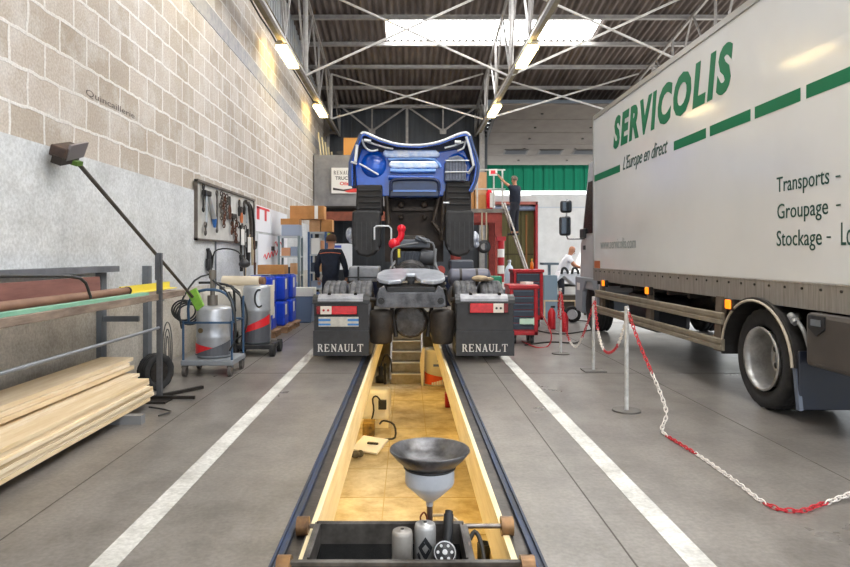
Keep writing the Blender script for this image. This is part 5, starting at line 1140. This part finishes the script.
# mezzanine
t = thing('mezzanine', 'grey steel mezzanine box above the racks behind the cab', 'mezzanine', (-1.9, 22, 0))
mz = mat('mezz_grey', '#8b8a8b', .6, .1, '#757478', 2)
b = MB(); b.box(-3.18, -.4, 21.9, 22.0, 3.15, 4.77); b.box(-3.18, -.4, 21.88, 21.92, 4.3, 4.45); b.box(-3.15, -3.05, 21.86, 21.9, 3.1, 4.8); b.box(-2.72, -2.66, 21.87, 21.9, 3.1, 4.4); b.box(-3.18, -.4, 21.85, 22.0, 3.05, 3.17); b.build('parapet', mz, t)
b = MB(); b.box(-3.18, -.4, 21.9, 25.2, 3.0, 3.1); b.build('deck', mat('mezz_dark', '#332f2d', .8), t)
b = MB(); b.box(-3.1, -.4, 21.7, 21.86, 2.55, 2.85); b.build('red_beam', mat('rust_beam', '#8a4a35', .7, 0, '#6d3a2b', 4), t)
for x in (-3.08, -.5): b = MB(); b.box(x-.06, x+.06, 21.95, 22.07, 0, 3.05); b.build('post', dkmetal, t)
sx0, sx1, sz0, sz1 = -2.57, -1.72, 3.47, 4.33
s_ = thing('oil_sign', 'white sign with black and red lettering on the mezzanine left of the blue cab', 'sign', (-2.1, 21.84, sz0))
b = MB(); b.box(sx0, sx1, 21.82, 21.845, sz0, sz1); b.build('panel', mat('sign_white', '#e3e1de', .5), s_)
inkb = mat('sign_black', '#3b3536', .5); inkr = mat('sign_red', '#d43a34', .5)
roman('RENAULT', inkb, s_, (sx0+.07, 21.816, 4.10), .72, .13); text('TRUCKS', 'lettering', inkb, s_, (sx0+.13, 21.818, 3.92), (1, 0, 0), (0, 0, 1), .6, .12, .002, off=.02); text('Oils', 'lettering', inkr, s_, (sx0+.28, 21.818, 3.74), (1, 0, 0), (0, 0, 1), .3, .12, .002, off=.03)
b = MB(); b.prism([(sx0+.05, 21.816, 3.58), (sx0+.05, 21.816, 3.66), (sx0+.4, 21.816, 3.6), (sx1, 21.816, 3.66), (sx0+.45, 21.816, 3.54)], (0, .004, 0)); b.build('grey_swoosh', inkb, s_)
b = MB(); b.prism([(sx1, 21.812, 3.5), (sx1, 21.812, 3.66), (sx0+.42, 21.812, 3.54), (sx0+.55, 21.812, 3.5)], (0, .004, 0)); b.build('red_swoosh', inkr, s_)
b = MB(); b.box(-2.2, -1.6, 22.2, 22.7, 3.1, 5.4); tag(b.build('cardboard_box', mat('card_orange', '#d79a52', .8)), 'tall orange-brown carton standing on the mezzanine beside the blue cab', 'box')
b = MB(); b.box(-2.45, -2.22, 22.2, 22.5, 3.1, 4.95); tag(b.build('dark_case', black), 'dark case beside the tall carton on the mezzanine', 'case')
for i in range(5):
    x = -3.05+.1*i; b = MB(); b.beam((x+.25, 22.3+.1*i, 3.11), (x-.02, 22.3+.1*i, 5.6-.15*i), .05, .05, (0, 1, 0)); tag(b.build('pale_batten', mat('batten_cream', '#d8cba6', .6)), 'long cream batten leaning on the wall on the mezzanine', 'batten', 'cream battens on the mezzanine')
b = MB(); b.box(-2.4, -1.72, 20.0, 20.05, .95, 1.75); q = b.build('notice_board', mat('nb_white', '#dadde4', .6)); tag(q, 'white board with a blue heading right of the worker in navy', 'board')
b = MB(); b.box(-2.3, -2.05, 19.99, 20.0, 1.62, 1.7); b.build('blue_heading', mat('nb_blue', '#3c50a8', .5), q)
b = MB()
for x in (-2.38, -1.75): b.beam((x, 20.03, 0), (x, 20.03, 1.0), .04, .04, (0, 1, 0))
b.build('stand', greyp, q)
# ================================================================ things in and over the pit
tr = mat('trough_grime', '#6a6661', .45, .3, '#34302d', 5, .2)
t = thing('pit_trolley', 'black oil trough on rollers spanning the pit at the front', 'trolley', (-.05, 3.05, 0))
b = MB(); x0, x1, ya, yb, zb, zt = -.45, .27, 2.88, 3.27, -.06, .055
b.box(x0, x1, yb-.012, yb, zb, zt); b.box(x0, x1, ya, ya+.012, zb, zt-.01); b.box(x0, x0+.012, ya+.012, yb-.012, zb, zt); b.box(x1-.012, x1, ya+.012, yb-.012, zb, zt); b.box(x0, x1, ya, yb, zb-.012, zb)
b.box(x0-.01, x1+.01, yb-.002, yb+.012, zt-.012, zt+.004); b.build('trough', tr, t, .003)
b = MB(); b.box(x0+.013, x1-.013, ya+.013, yb-.013, zb+.001, zb+.012); b.build('waste_oil', mat('oil_black', '#0d0f11', .08), t)
b = MB(); b.cyl((-.52, 3.285, .03), (.5, 3.285, .03), .012, 12); b.build('axle', mat('axle_steel', '#8a847e', .35, .8, '#5a5450', 9), t); b = MB(); b.cyl((-.54, 2.86, .03), (.52, 2.86, .03), .012, 12); b.build('axle', dkmetal, t)
b = MB(); b.box(-.55, .53, 2.845, 2.875, .035, .055); b.box(-.47, -.45, 2.87, 3.29, .0, .05); b.box(.27, .30, 2.87, 3.29, .0, .04); b.build('frame', tr, t, .003)
rol = mat('roller_rust', '#93704a', .4, .5, '#5e4530', 7, .1)
for X, Y in ((-.53, 3.285), (.5, 3.285), (-.545, 2.86), (.525, 2.86)):
    b = MB(); b.cyl((X-.03, Y, .03), (X+.03, Y, .03), .048, 24); b.cyl((X-.034, Y, .03), (X+.034, Y, .03), .02, 12); b.build('roller', rol, t)
def can(x, y, r, h, m, lab, mark=False):
    t = thing('oil_filter', lab, 'oil filter', (x, y, zb+.012))
    z = zb+.012; b = MB(); b.lathe([(0, 0), (r*.97, 0), (r, .01), (r, h-.02), (r*.93, h-.004), (r*.8, h), (r*.3, h-.004), (r*.28, h+.004), (0, h+.004)], (x, y, z), n=32); bd = b.build('body', m, t)
    b = MB(); b.cyl((x, y, z+h), (x, y, z+h+.006), r*.18, 12); b.build('tip', dkmetal, t)
    if mark:
        # diamond-shaped emblem wrapped on the can
        def w(u, v): a = u/r; return (x+(r+.001)*math.sin(a), y-(r+.001)*math.cos(a), z+v)
        dk = mat('emblem_dark', '#26282c', .4); gyl = mat('emblem_line', '#8f9399', .4)
        outl = [(0, .125), (.036, .07), (.0, .012), (-.036, .07)]; inn = [(0, .09), (.016, .07), (.0, .045), (-.016, .07)]
        b = MB(); vs = []; N_ = 8
        for A1, B1 in ((outl, inn),):
            ring1 = []; ring2 = []
            for i in range(4):
                for k in range(N_):
                    u = k/N_; p = A1[i]; q = A1[(i+1) % 4]; ring1.append(w(p[0]+(q[0]-p[0])*u, p[1]+(q[1]-p[1])*u)); p = B1[i]; q = B1[(i+1) % 4]; ring2.append(w(p[0]+(q[0]-p[0])*u, p[1]+(q[1]-p[1])*u))
            n = len(ring1); b.add(ring1+ring2, [(i, (i+1) % n, n+(i+1) % n, n+i) for i in range(n)])
        em = b.build('emblem', dk, bd)
        b = MB(); b.tube([w(-.006, .1), w(.022, .06), w(-.006, .018)], .0012, 4, sm=1); b.build('emblem_stripe', gyl, em)
        b = MB(); b.add([w(-.034, .05), w(-.01, .01), w(-.03, .01), w(-.045, .035)], [(0, 1, 2, 3)]); b.build('dark_patch', dk, bd)
can(-.027, 3.07, .049, .15, mat('filter_dull', '#a29e98', .45, .3, '#8c8883', 8), 'dull grey oil filter in the trough, left of the one with an emblem')
can(.082, 3.10, .051, .17, mat('filter_silver', '#b6b6b6', .35, .5, '#9b9b9a', 8), 'silver oil filter with a dark diamond emblem standing in the trough', True)
t = thing('round_cartridge', 'round black and silver cartridge end facing up in the trough', 'cartridge', (.17, 2.97, zb+.012)); c = V((.17, 3.0, .025)); ax = V((0, -.75, .66)).normalized()
b = MB(); b.lathe([(0, -.05), (.05, -.05), (.055, -.04), (.055, .0), (.05, .008), (.0, .008)], c, ax, 28); bd = b.build('body', mat('cart_black', '#24262a', .4, .2), t)
b = MB(); a1, b1 = basis(ax)
for i in range(6):
    q = c+ax*.01+(a1*math.cos(i*PI/3)+b1*math.sin(i*PI/3))*.032; b.cyl(q, q+ax*.003, .007, 10)
b.cyl(c+ax*.008, c+ax*.016, .012, 10); b.build('silver_cells', silver, bd)['kind'] = 'stuff'
b = MB(); b.lathe([(.046, .008), (.050, .011), (.051, .0)], c, ax, 28); b.build('silver_ring', silver, bd)
t = thing('black_cartridge', 'slender black cylinder leaning up out of the trough', 'cylinder', (.19, 3.1, zb+.012))
b = MB(); b.cyl((.185, 3.12, -.045), (.20, 3.2, .125), .026, 18, .024); b.cyl((.199, 3.197, .12), (.203, 3.21, .135), .02, 14); b.build('body', black, t)
# oil funnel
fx, fy = .115, 3.45; zr = .372
t = thing('oil_funnel', 'oil-catching funnel with a wide dark bowl on a pole over the pit', 'funnel', (fx, fy, -.1))
def fl_(prof, m, nm, par, n=40): b = MB(); b.lathe(prof, (fx, fy, 0), n=n); return b.build(nm, m, par)
bo = fl_([(.0, .29), (.09, .292), (.13, .30), (.175, .335), (.206, zr), (.211, zr+.002), (.213, zr-.006), (.182, .326), (.14, .288), (.12, .28)], mat('bowl_dark', '#403e3f', .35, .5, '#77777a', 7, .15, lo=.4, hi=.75), 'bowl', t, 48)
fl_([(.11, .286), (.134, .286), (.139, .281), (.139, .276), (.134, .271), (.11, .271)], black, 'black_ring', t)
fl_([(.128, .272), (.13, .262), (.131, .20), (.125, .185), (.05, .115), (.03, .10), (.02, .095), (.018, .07)], mat('funnel_white', '#c3c8d0', .35, 0, '#a9afb9', 5), 'cone', t)
b = MB(); b.cyl((fx, fy, -.6), (fx, fy, .09), .011, 12); b.cyl((fx, fy, -.02), (fx, fy, .08), .016, 12); b.build('pole', mat('pole_grey', '#6d6058', .5, .5, '#5a4232', 8), t)
b = MB(); b.cyl((fx-.045, fy-.07, -.015), (fx-.045, fy-.07, .0), .05, 16); b.box(fx-.06, fx+.05, fy-.18, fy+.01, -.03, -.015); b.build('rusty_clamp', mat('rust', '#6e3c24', .8, .2, '#8a5234', 9, .2), t)
b = MB(); b.tube([(fx-.045, fy-.05, 0), (fx-.05, fy-.05, .03), (fx-.03, fy-.04, .05), (fx-.015, fy-.04, .02), (fx-.02, fy-.05, 0)], .005, 6); b.build('rusty_loop', MATS['rust'], t)
b = MB(); b.tube([(fx+.01, fy, .02), (fx+.1, fy-.02, .025), (fx+.15, fy-.05, .0), (fx+.16, fy-.12, -.05), (fx+.16, fy-.25, -.1)], .008, 8); b.build('bent_tube', mat('tube_cream', '#d4c3a0', .4, .2), t)
b = MB(); b.tube([(.305, 3.2, .0), (.33, 3.22, .03), (.355, 3.18, .0), (.365, 3.1, -.08), (.36, 3.0, -.2), (.34, 3.0, -.4)], .011, 8); tag(b.build('oil_hose', hb), 'black hose looping down beside the trough', 'hose')
b = MB(); b.tube([(.285, 3.24, -.1), (.287, 3.2, -.03), (.29, 3.1, .03), (.287, 3.0, .02), (.29, 2.93, -.05)], .009, 6); tag(b.build('grimy_hose', mat('hose_pinkish', '#7d6a62', .6, 0, '#3b302b', 9)), 'grimy pinkish hose along the right end of the trough', 'hose')
b = MB(); b.lathe([(.0, 0), (.06, 0), (.062, .14), (.054, .14), (.052, .02), (0, .02)], (.70, 6.0, -1.4), n=20); tag(b.build('black_pot', black), 'small black pot on the pit floor at the lower right', 'pot')
# drum at the far end of the pit
t = thing('oil_drum', 'white drum with an orange-red band at the far right of the pit', 'drum', (.62, 14.1, -1.4))
x, y, r = .60, 14.1, .24
b = MB(); b.lathe([(0, 0), (r, 0), (r, .74), (r+.01, .76), (r-.01, .78), (0, .78)], (x, y, -1.4), n=30); bd = b.build('body', mat('drum_white', '#d9d6cc', .5), t)
def wrap2(f0, f1, m, nm, a0=-1.4, a1=1.4):
    b = MB(); vs = []
    for i in range(13):
        a = a0+(a1-a0)*i/12; vs += [(x+(r+.004)*math.sin(a), y-(r+.004)*math.cos(a), -1.4+f0(a)), (x+(r+.004)*math.sin(a), y-(r+.004)*math.cos(a), -1.4+f1(a))]
    b.add(vs, [(2*i, 2*i+2, 2*i+3, 2*i+1) for i in range(12)]); b.build(nm, m, bd)
wrap2(lambda a: .03, lambda a: .22-.05*a, mat('drum_orange', '#d8552a', .5), 'orange_band'); wrap2(lambda a: .03, lambda a: .1+.06*a, whitep, 'white_wedge', -.4, 1.4)
b = MB(); b.box(x-.06, x+.14, y-r-.008, y-r-.0, -.98, -.93); b.box(x+.02, x+.14, y-r-.008, y-r, -.87, -.85); b.build('printed_mark', mat('mark_blue', '#5a6a9c', .5), bd)
t = thing('cardboard_sheet', 'torn beige cardboard propped beside the white drum in the pit', 'cardboard', (.3, 14.0, -1.4))
b = MB(); b.prism([(.29, 13.9, -1.4), (.33, 13.9, -1.4), (.36, 13.9, -.55), (.3, 13.9, -.6), (.25, 13.9, -.9)], (.0, .03, 0)); b.build('sheet', mat('beige_card', '#ddd3bd', .85), t)
# white heater-like appliance and clutter on the left of the pit
t = thing('white_appliance', 'white box-shaped appliance with a black socket on the pit floor', 'appliance', (-.55, 10.7, -1.4))
apm = mat('appliance_white', '#e6e3d8', .5, 0, '#dad6c8', 2)
b = MB(); b.cbox((-.60, 10.75, -1.04), (.62, .32, .50), (0, 0, -.12)); bd = b.build('body', apm, t, .06)
b = MB(); b.box(-.48, -.35, 10.50, 10.58, -1.1, -.95); b.build('socket', black, bd, .008)
b = MB(); b.tube([(-.42, 10.5, -1.0), (-.5, 10.48, -.88), (-.57, 10.48, -.92), (-.55, 10.45, -1.1), (-.6, 10.4, -1.3)], .015, 6); b.build('cable', hb, bd)
b = MB(); b.box(-.84, -.32, 10.5, 10.95, -1.395, -1.285); tag(b.build('foam_block', mat('foam_cream', '#ddd2b2', .8)), 'cream slab under the white appliance on the pit floor', 'slab')
b = MB(); b.box(-.7, -.52, 10.0, 10.3, -1.395, -1.2); tag(b.build('small_crate', mat('crate_mustard', '#a07e34', .7, 0, '#4a3a20', 6)), 'small mustard-brown box in front of the white appliance', 'box')
t = thing('white_board', 'white panel with a dark clip lying at the left of the pit floor', 'board', (-.55, 9.25, -1.4))
b = MB(); b.cbox((-.54, 9.25, -1.3), (.42, .34, .03), (.35, .0, -.5)); bd = b.build('panel', whitep, t, .006)
b = MB(); b.cbox((-.5, 9.22, -1.27), (.16, .03, .02), (.3, 0, -.3)); b.build('clip', dkmetal, bd)
b = MB(); b.tube([(-.45, 10.4, -1.3), (-.38, 10.2, -1.2), (-.22, 10.15, -1.25), (-.2, 9.9, -1.38), (-.35, 9.8, -1.38), (-.5, 9.6, -1.35), (-.6, 9.5, -1.25)], .016, 6); b.tube([(-.55, 9.9, -1.38), (-.48, 9.6, -1.3), (-.5, 9.4, -1.3), (-.6, 9.2, -1.36)], .014, 6); tag(b.build('power_cable', hb), 'black cable looping from the appliance over the pit floor', 'cable')
b = MB(); b.ball((-.72, 8.9, -1.33), .07, (1, 1, .7)); b.ball((-.66, 9.0, -1.35), .05); tag(b.build('oily_rag', mat('oily_rag', '#6b6450', .9, 0, '#3e382c', 9, .3)), 'crumpled oily rag on the left edge of the pit floor', 'rag')
t = thing('grease_pump', 'dark hand pump standing at the far left of the pit', 'pump', (-.55, 14.3, -1.4))
b = MB(); b.lathe([(0, 0), (.12, 0), (.12, .12), (.05, .16), (.05, .35), (0, .36)], (-.6, 14.3, -1.4), n=18); b.cyl((-.5, 14.1, -1.4), (-.5, 14.1, -.95), .03, 8); b.build('body', black, t)
b = MB(); b.tube([(-.6, 14.3, -1.05), (-.5, 14.3, -.8), (-.38, 14.3, -.9), (-.36, 14.3, -1.3)], .02, 6); b.build('hose', hb, t)
t = thing('red_canister', 'small red canister on the pit floor against the right wall', 'canister', (.73, 12.0, -1.4))
b = MB(); b.box(.68, .84, 11.9, 12.1, -1.4, -1.14); b.build('body', red, t, .02); b = MB(); b.cyl((.74, 12, -1.14), (.74, 12, -1.1), .03, 10); b.build('cap', black, t)
# ================================================================ people
def skinned(name, nodes, edges, m, par, root, sub=1, extra=None):
    ks = list(nodes); me = bpy.data.meshes.new(name); Mi = WM(par).inverted()
    me.from_pydata([tuple(Mi@V(nodes[k][0])) for k in ks], [(ks.index(a), ks.index(c)) for a, c in edges], []); me.materials.append(m)
    o = bpy.data.objects.new(name, me); C.objects.link(o); o.parent = par
    md = o.modifiers.new('Skin', 'SKIN'); md.use_smooth_shade = True
    if not me.skin_vertices: me.attributes.new
    sv = me.skin_vertices[0].data
    for i, k in enumerate(ks):
        r = nodes[k][1]; sv[i].radius = r if isinstance(r, tuple) else (r, r); sv[i].use_root = (k == root) or k.endswith('_root')
    s = o.modifiers.new('Sub', 'SUBSURF'); s.levels = sub; s.render_levels = sub
    return o
def person(label, J, f, top, trousers, hair, long_sleeve, shoe=None, bald=False, look=None):
    """J: joints in world space; f: facing (horizontal unit vector); look: head direction"""
    f = V(f).normalized(); sd = f.cross(V((0, 0, 1))).normalized()   # sd = person's right
    look = V(look or f).normalized(); t = thing('person', label, 'person', (J['pel'].x, J['pel'].y, min(J['footL'].z, J['footR'].z)))
    N = {}; E = []
    H = J['head']; up = (H-J['neck']).normalized()
    N['pel'] = (J['pel'], (.13, .1)); N['wa'] = (J['pel'].lerp(J['chest'], .45), (.13, .1)); N['chest'] = (J['chest'], (.16, .115)); N['neck'] = (J['neck'], .055)
    N['h1'] = (H-up*.05+look*.01, .075); N['h2'] = (H+up*.03, .092); N['h3'] = (H+up*.10-look*.01, .06); E += [('pel', 'wa'), ('wa', 'chest'), ('chest', 'neck'), ('neck', 'h1'), ('h1', 'h2'), ('h2', 'h3')]
    for s in 'LR':
        g = 1 if s == 'R' else -1
        N['sh'+s] = (J['sh'+s], .06); N['el'+s] = (J['el'+s], .043); N['wr'+s] = (J['wr'+s], .028)
        d = (J['wr'+s]-J['el'+s]).normalized(); hd = (J.get('hd'+s) or d); hd = V(hd).normalized(); N['pm'+s] = (J['wr'+s]+hd*.06, (.034, .02))
        N['hip'+s] = (J['hip'+s], .085); N['kn'+s] = (J['kn'+s], .058); N['an'+s] = (J['an'+s], .04); N['toe'+s] = (J['foot'+s]+f*.1+V((0, 0, .03)), .035)
        E += [('chest', 'sh'+s), ('sh'+s, 'el'+s), ('el'+s, 'wr'+s), ('wr'+s, 'pm'+s), ('pel', 'hip'+s), ('hip'+s, 'kn'+s), ('kn'+s, 'an'+s), ('an'+s, 'toe'+s)]
        side = hd.cross(V((0, 0, 1))); side = side.normalized() if side.length > .1 else sd; cl = side.cross(hd)*-1
        if cl.z > 0: cl = -cl
        for i, (o_, L) in enumerate(((-.026, .062), (-.009, .074), (.009, .07), (.025, .055))):
            a = J['wr'+s]+hd*.08+side*o_; N['f%s%da_root' % (s, i)] = (a, .0085); N['f%s%db' % (s, i)] = (a+hd*L*.55+cl*.008, .008); N['f%s%dc' % (s, i)] = (a+hd*L+cl*.028, .007); E += [('f%s%da_root' % (s, i), 'f%s%db' % (s, i)), ('f%s%db' % (s, i), 'f%s%dc' % (s, i))]
        a = J['wr'+s]+hd*.035-side*.026*g; N['t%sa_root' % s] = (a, .011); N['t%sb' % s] = (a+hd*.03-side*.025*g, .0095); N['t%sc' % s] = (a+hd*.055-side*.028*g+cl*.01, .008); E += [('t%sa_root' % s, 't%sb' % s), ('t%sb' % s, 't%sc' % s)]
    # nose and ears grow out of the head
    hs = look.cross(up).normalized()
    N['nose_root'] = (H+look*.085-up*.015, .012); N['nose2'] = (H+look*.112-up*.03, .011); E.append(('nose_root', 'nose2'))
    for g, k in ((1, 'r'), (-1, 'l')):
        N['ear%s_root' % k] = (H+hs*.085*g+up*.01, .014); N['ear%s2' % k] = (H+hs*.096*g-look*.012-up*.03, .01); E.append(('ear%s_root' % k, 'ear%s2' % k))
    body = skinned('body', N, E, skin, t, 'pel', 2)
    for g in (1, -1):
        b = MB(); b.ball(H+look*.083+hs*.032*g+up*.012, .012); b.build('eye', mat('eye_dark', '#2a2522', .2), t)
    b = MB(); b.tube([H+look*.085-up*.062+hs*.022, H+look*.093-up*.064, H+look*.085-up*.062-hs*.022], .005, 5); b.build('mouth', mat('lip', '#94574a', .5), t)
    if hair:
        b = MB(); R = 12; vs = []; c0 = H+up*.045-look*.012
        for k in range(8):
            ph = .5*PI*1.3*k/7
            for i in range(20):
                a = 2*PI*i/20; d = look*math.cos(a)+hs*math.sin(a); fr = max(0, math.cos(a)); ph2 = ph*(1-.48*fr)
                vs.append(c0+up*math.cos(ph2)*.105+d*math.sin(ph2)*(.104))
        b.add(vs, [(k*20+i, (k+1)*20+i, (k+1)*20+(i+1) % 20, k*20+(i+1) % 20) for k in range(7) for i in range(20)], True); b.build('hair', hair, t)
    # clothes follow the same joints, slightly larger
    hem = J['pel']+(J['chest']-J['pel'])*-.22
    Nc = {'pel': (hem, (.185, .165)), 'wa': (N['wa'][0], (.185, .16)), 'chest': (J['chest'], (.205, .165)), 'col': (J['neck']-(J['neck']-J['chest'])*.1, .1)}; Ec = [('pel', 'wa'), ('wa', 'chest'), ('chest', 'col')]
    for s in 'LR':
        Nc['sh'+s] = (J['sh'+s], .08); e = J['el'+s] if long_sleeve else J['sh'+s].lerp(J['el'+s], .62); Nc['el'+s] = (e, .06 if long_sleeve else .066); Ec += [('chest', 'sh'+s), ('sh'+s, 'el'+s)]
        if long_sleeve: Nc['wr'+s] = (J['wr'+s]-(J['wr'+s]-J['el'+s])*.05, .043); Ec.append(('el'+s, 'wr'+s))
    jk = skinned('jacket' if long_sleeve else 'shirt', Nc, Ec, top, t, 'pel', 2)
    Nt = {'pel': (J['pel']+V((0, 0, .12)), (.165, .14)), 'cr': (J['pel']-V((0, 0, .05)), (.14, .12))}; Et = [('pel', 'cr')]
    for s in 'LR':
        Nt['hip'+s] = (J['hip'+s]-V((0, 0, .04)), .1); Nt['kn'+s] = (J['kn'+s], .075); Nt['an'+s] = (J['an'+s]+V((0, 0, .01)), .06); Et += [('cr', 'hip'+s), ('hip'+s, 'kn'+s), ('kn'+s, 'an'+s)]
    skinned('trousers', Nt, Et, trousers, t, 'pel', 2)
    for s in 'LR':
        p = J['foot'+s]; b = MB(); b.ball(p+f*.06+V((0, 0, .045)), .06, (1, 1, .72), 14); b.ball(p+f*.15+V((0, 0, .035)), .048, (1, 1, .7), 14); b.ball(p-f*.02+V((0, 0, .05)), .048, (1, 1, .9), 12)
        b.build('shoe', shoe or black, t)
    return t, jk
def stand(x, y, z, f, h=1.75, lean=0, arms=None, splay=.1):
    f = V(f).normalized(); s = f.cross(V((0, 0, 1))).normalized(); k = h/1.75; P0 = V((x, y, z)); U_ = V((0, 0, 1)); J = {}
    J['pel'] = P0+U_*.95*k; td = (U_*math.cos(lean)+f*math.sin(lean)); J['chest'] = J['pel']+td*.40*k; J['neck'] = J['chest']+td*.17*k; J['head'] = J['neck']+(td*.6+U_*.4).normalized()*.14*k+f*.02
    for n, g in (('R', 1), ('L', -1)):
        J['sh'+n] = J['chest']+td*.09*k+s*.185*g*k; J['hip'+n] = J['pel']+s*.09*g-U_*.06; J['kn'+n] = P0+s*splay*g+U_*.5*k+f*.03; J['an'+n] = P0+s*splay*1.1*g+U_*.09; J['foot'+n] = P0+s*splay*1.1*g
        ea, wa = (arms or {}).get(n, ((0, .02, -.29), (.1, -.02, -.25)))
        def off(v, g=g): return f*v[0]+s*g*v[1]+U_*v[2]
        J['el'+n] = J['sh'+n]+off(ea)*k; J['wr'+n] = J['el'+n]+off(wa)*k
    return J
J = stand(-1.50, 12.6, 0, (.12, 1, 0), 1.76, .06, {'R': ((.0, .10, -.28), (.13, -.01, -.22)), 'L': ((-.02, .10, -.28), (.12, -.01, -.22))})
t, jk = person('worker in a navy jacket with an orange shoulder stripe seen from behind', J, (.12, 1, 0), navy, mat('trouser_navy', '#141926', .9), mat('hair_brown', '#4a3323', .9), True)
b = MB(); c = J['chest']; 
b.tube([c+V((-.2, -.12, .07)), c+V((-.1, -.155, .085)), c+V((0, -.165, .09)), c+V((.1, -.155, .085)), c+V((.2, -.12, .07))], .009, 6); b.build('orange_stripe', mat('stripe_orange', '#b5603c', .7), t)
J = stand(3.2, 19.45, 1.98, (-.7, .7, 0), 1.74, .0, {'R': ((.2, .0, .02), (.2, -.12, .15)), 'L': ((.1, .16, .12), (.16, .1, .22))}, .10)
person('worker in a navy vest reaching up from the ladder by the red platform', J, (-.7, .7, 0), navy, mat('trouser_black', '#1a1c26', .9), mat('hair_grey', '#6a5a50', .9), False)
J = stand(3.85, 16.4, 0, (1, -.25, 0), 1.66, .42, {'R': ((.18, .03, -.2), (.22, -.02, -.08)), 'L': ((.16, .03, -.22), (.22, -.02, -.06))})
person('bald worker in a white T-shirt bending over the white bumper', J, (1, -.25, 0), mat('tshirt_white', '#dcdde4', .85), MATS['trouser_black'], None, False, look=(1, -.2, -.8))
# ---------------------------------------------------------------- camera, world, sun
cd = bpy.data.cameras.new('camera'); cam = bpy.data.objects.new('camera', cd); C.objects.link(cam)
cam.location = (0, 0, 1.4); cam.rotation_euler = (PI/2, 0, 0); cd.sensor_width = 36; cd.lens = F/850*36
cd.shift_x = 17/850; cd.shift_y = -28.5/850; cd.clip_end = 300; sc.camera = cam
w = bpy.data.worlds.new('world'); sc.world = w; w.use_nodes = True
nt = w.node_tree; bg = nt.nodes['Background']; bg.inputs[0].default_value = (.88, .94, 1, 1); bg.inputs[1].default_value = 1.5
sl = bpy.data.lights.new('sun', 'SUN'); so = bpy.data.objects.new('sun', sl); C.objects.link(so); sl.energy = 9.5; sl.angle = .03; sl.color = (1, .96, .9)
so.rotation_euler = (math.radians(30), 0, math.radians(35))
sc.view_settings.view_transform = 'Standard'; sc.view_settings.look = 'None'; sc.view_settings.gamma = 1; sc.view_settings.use_curve_mapping = False
sc.view_settings.exposure = 0.66
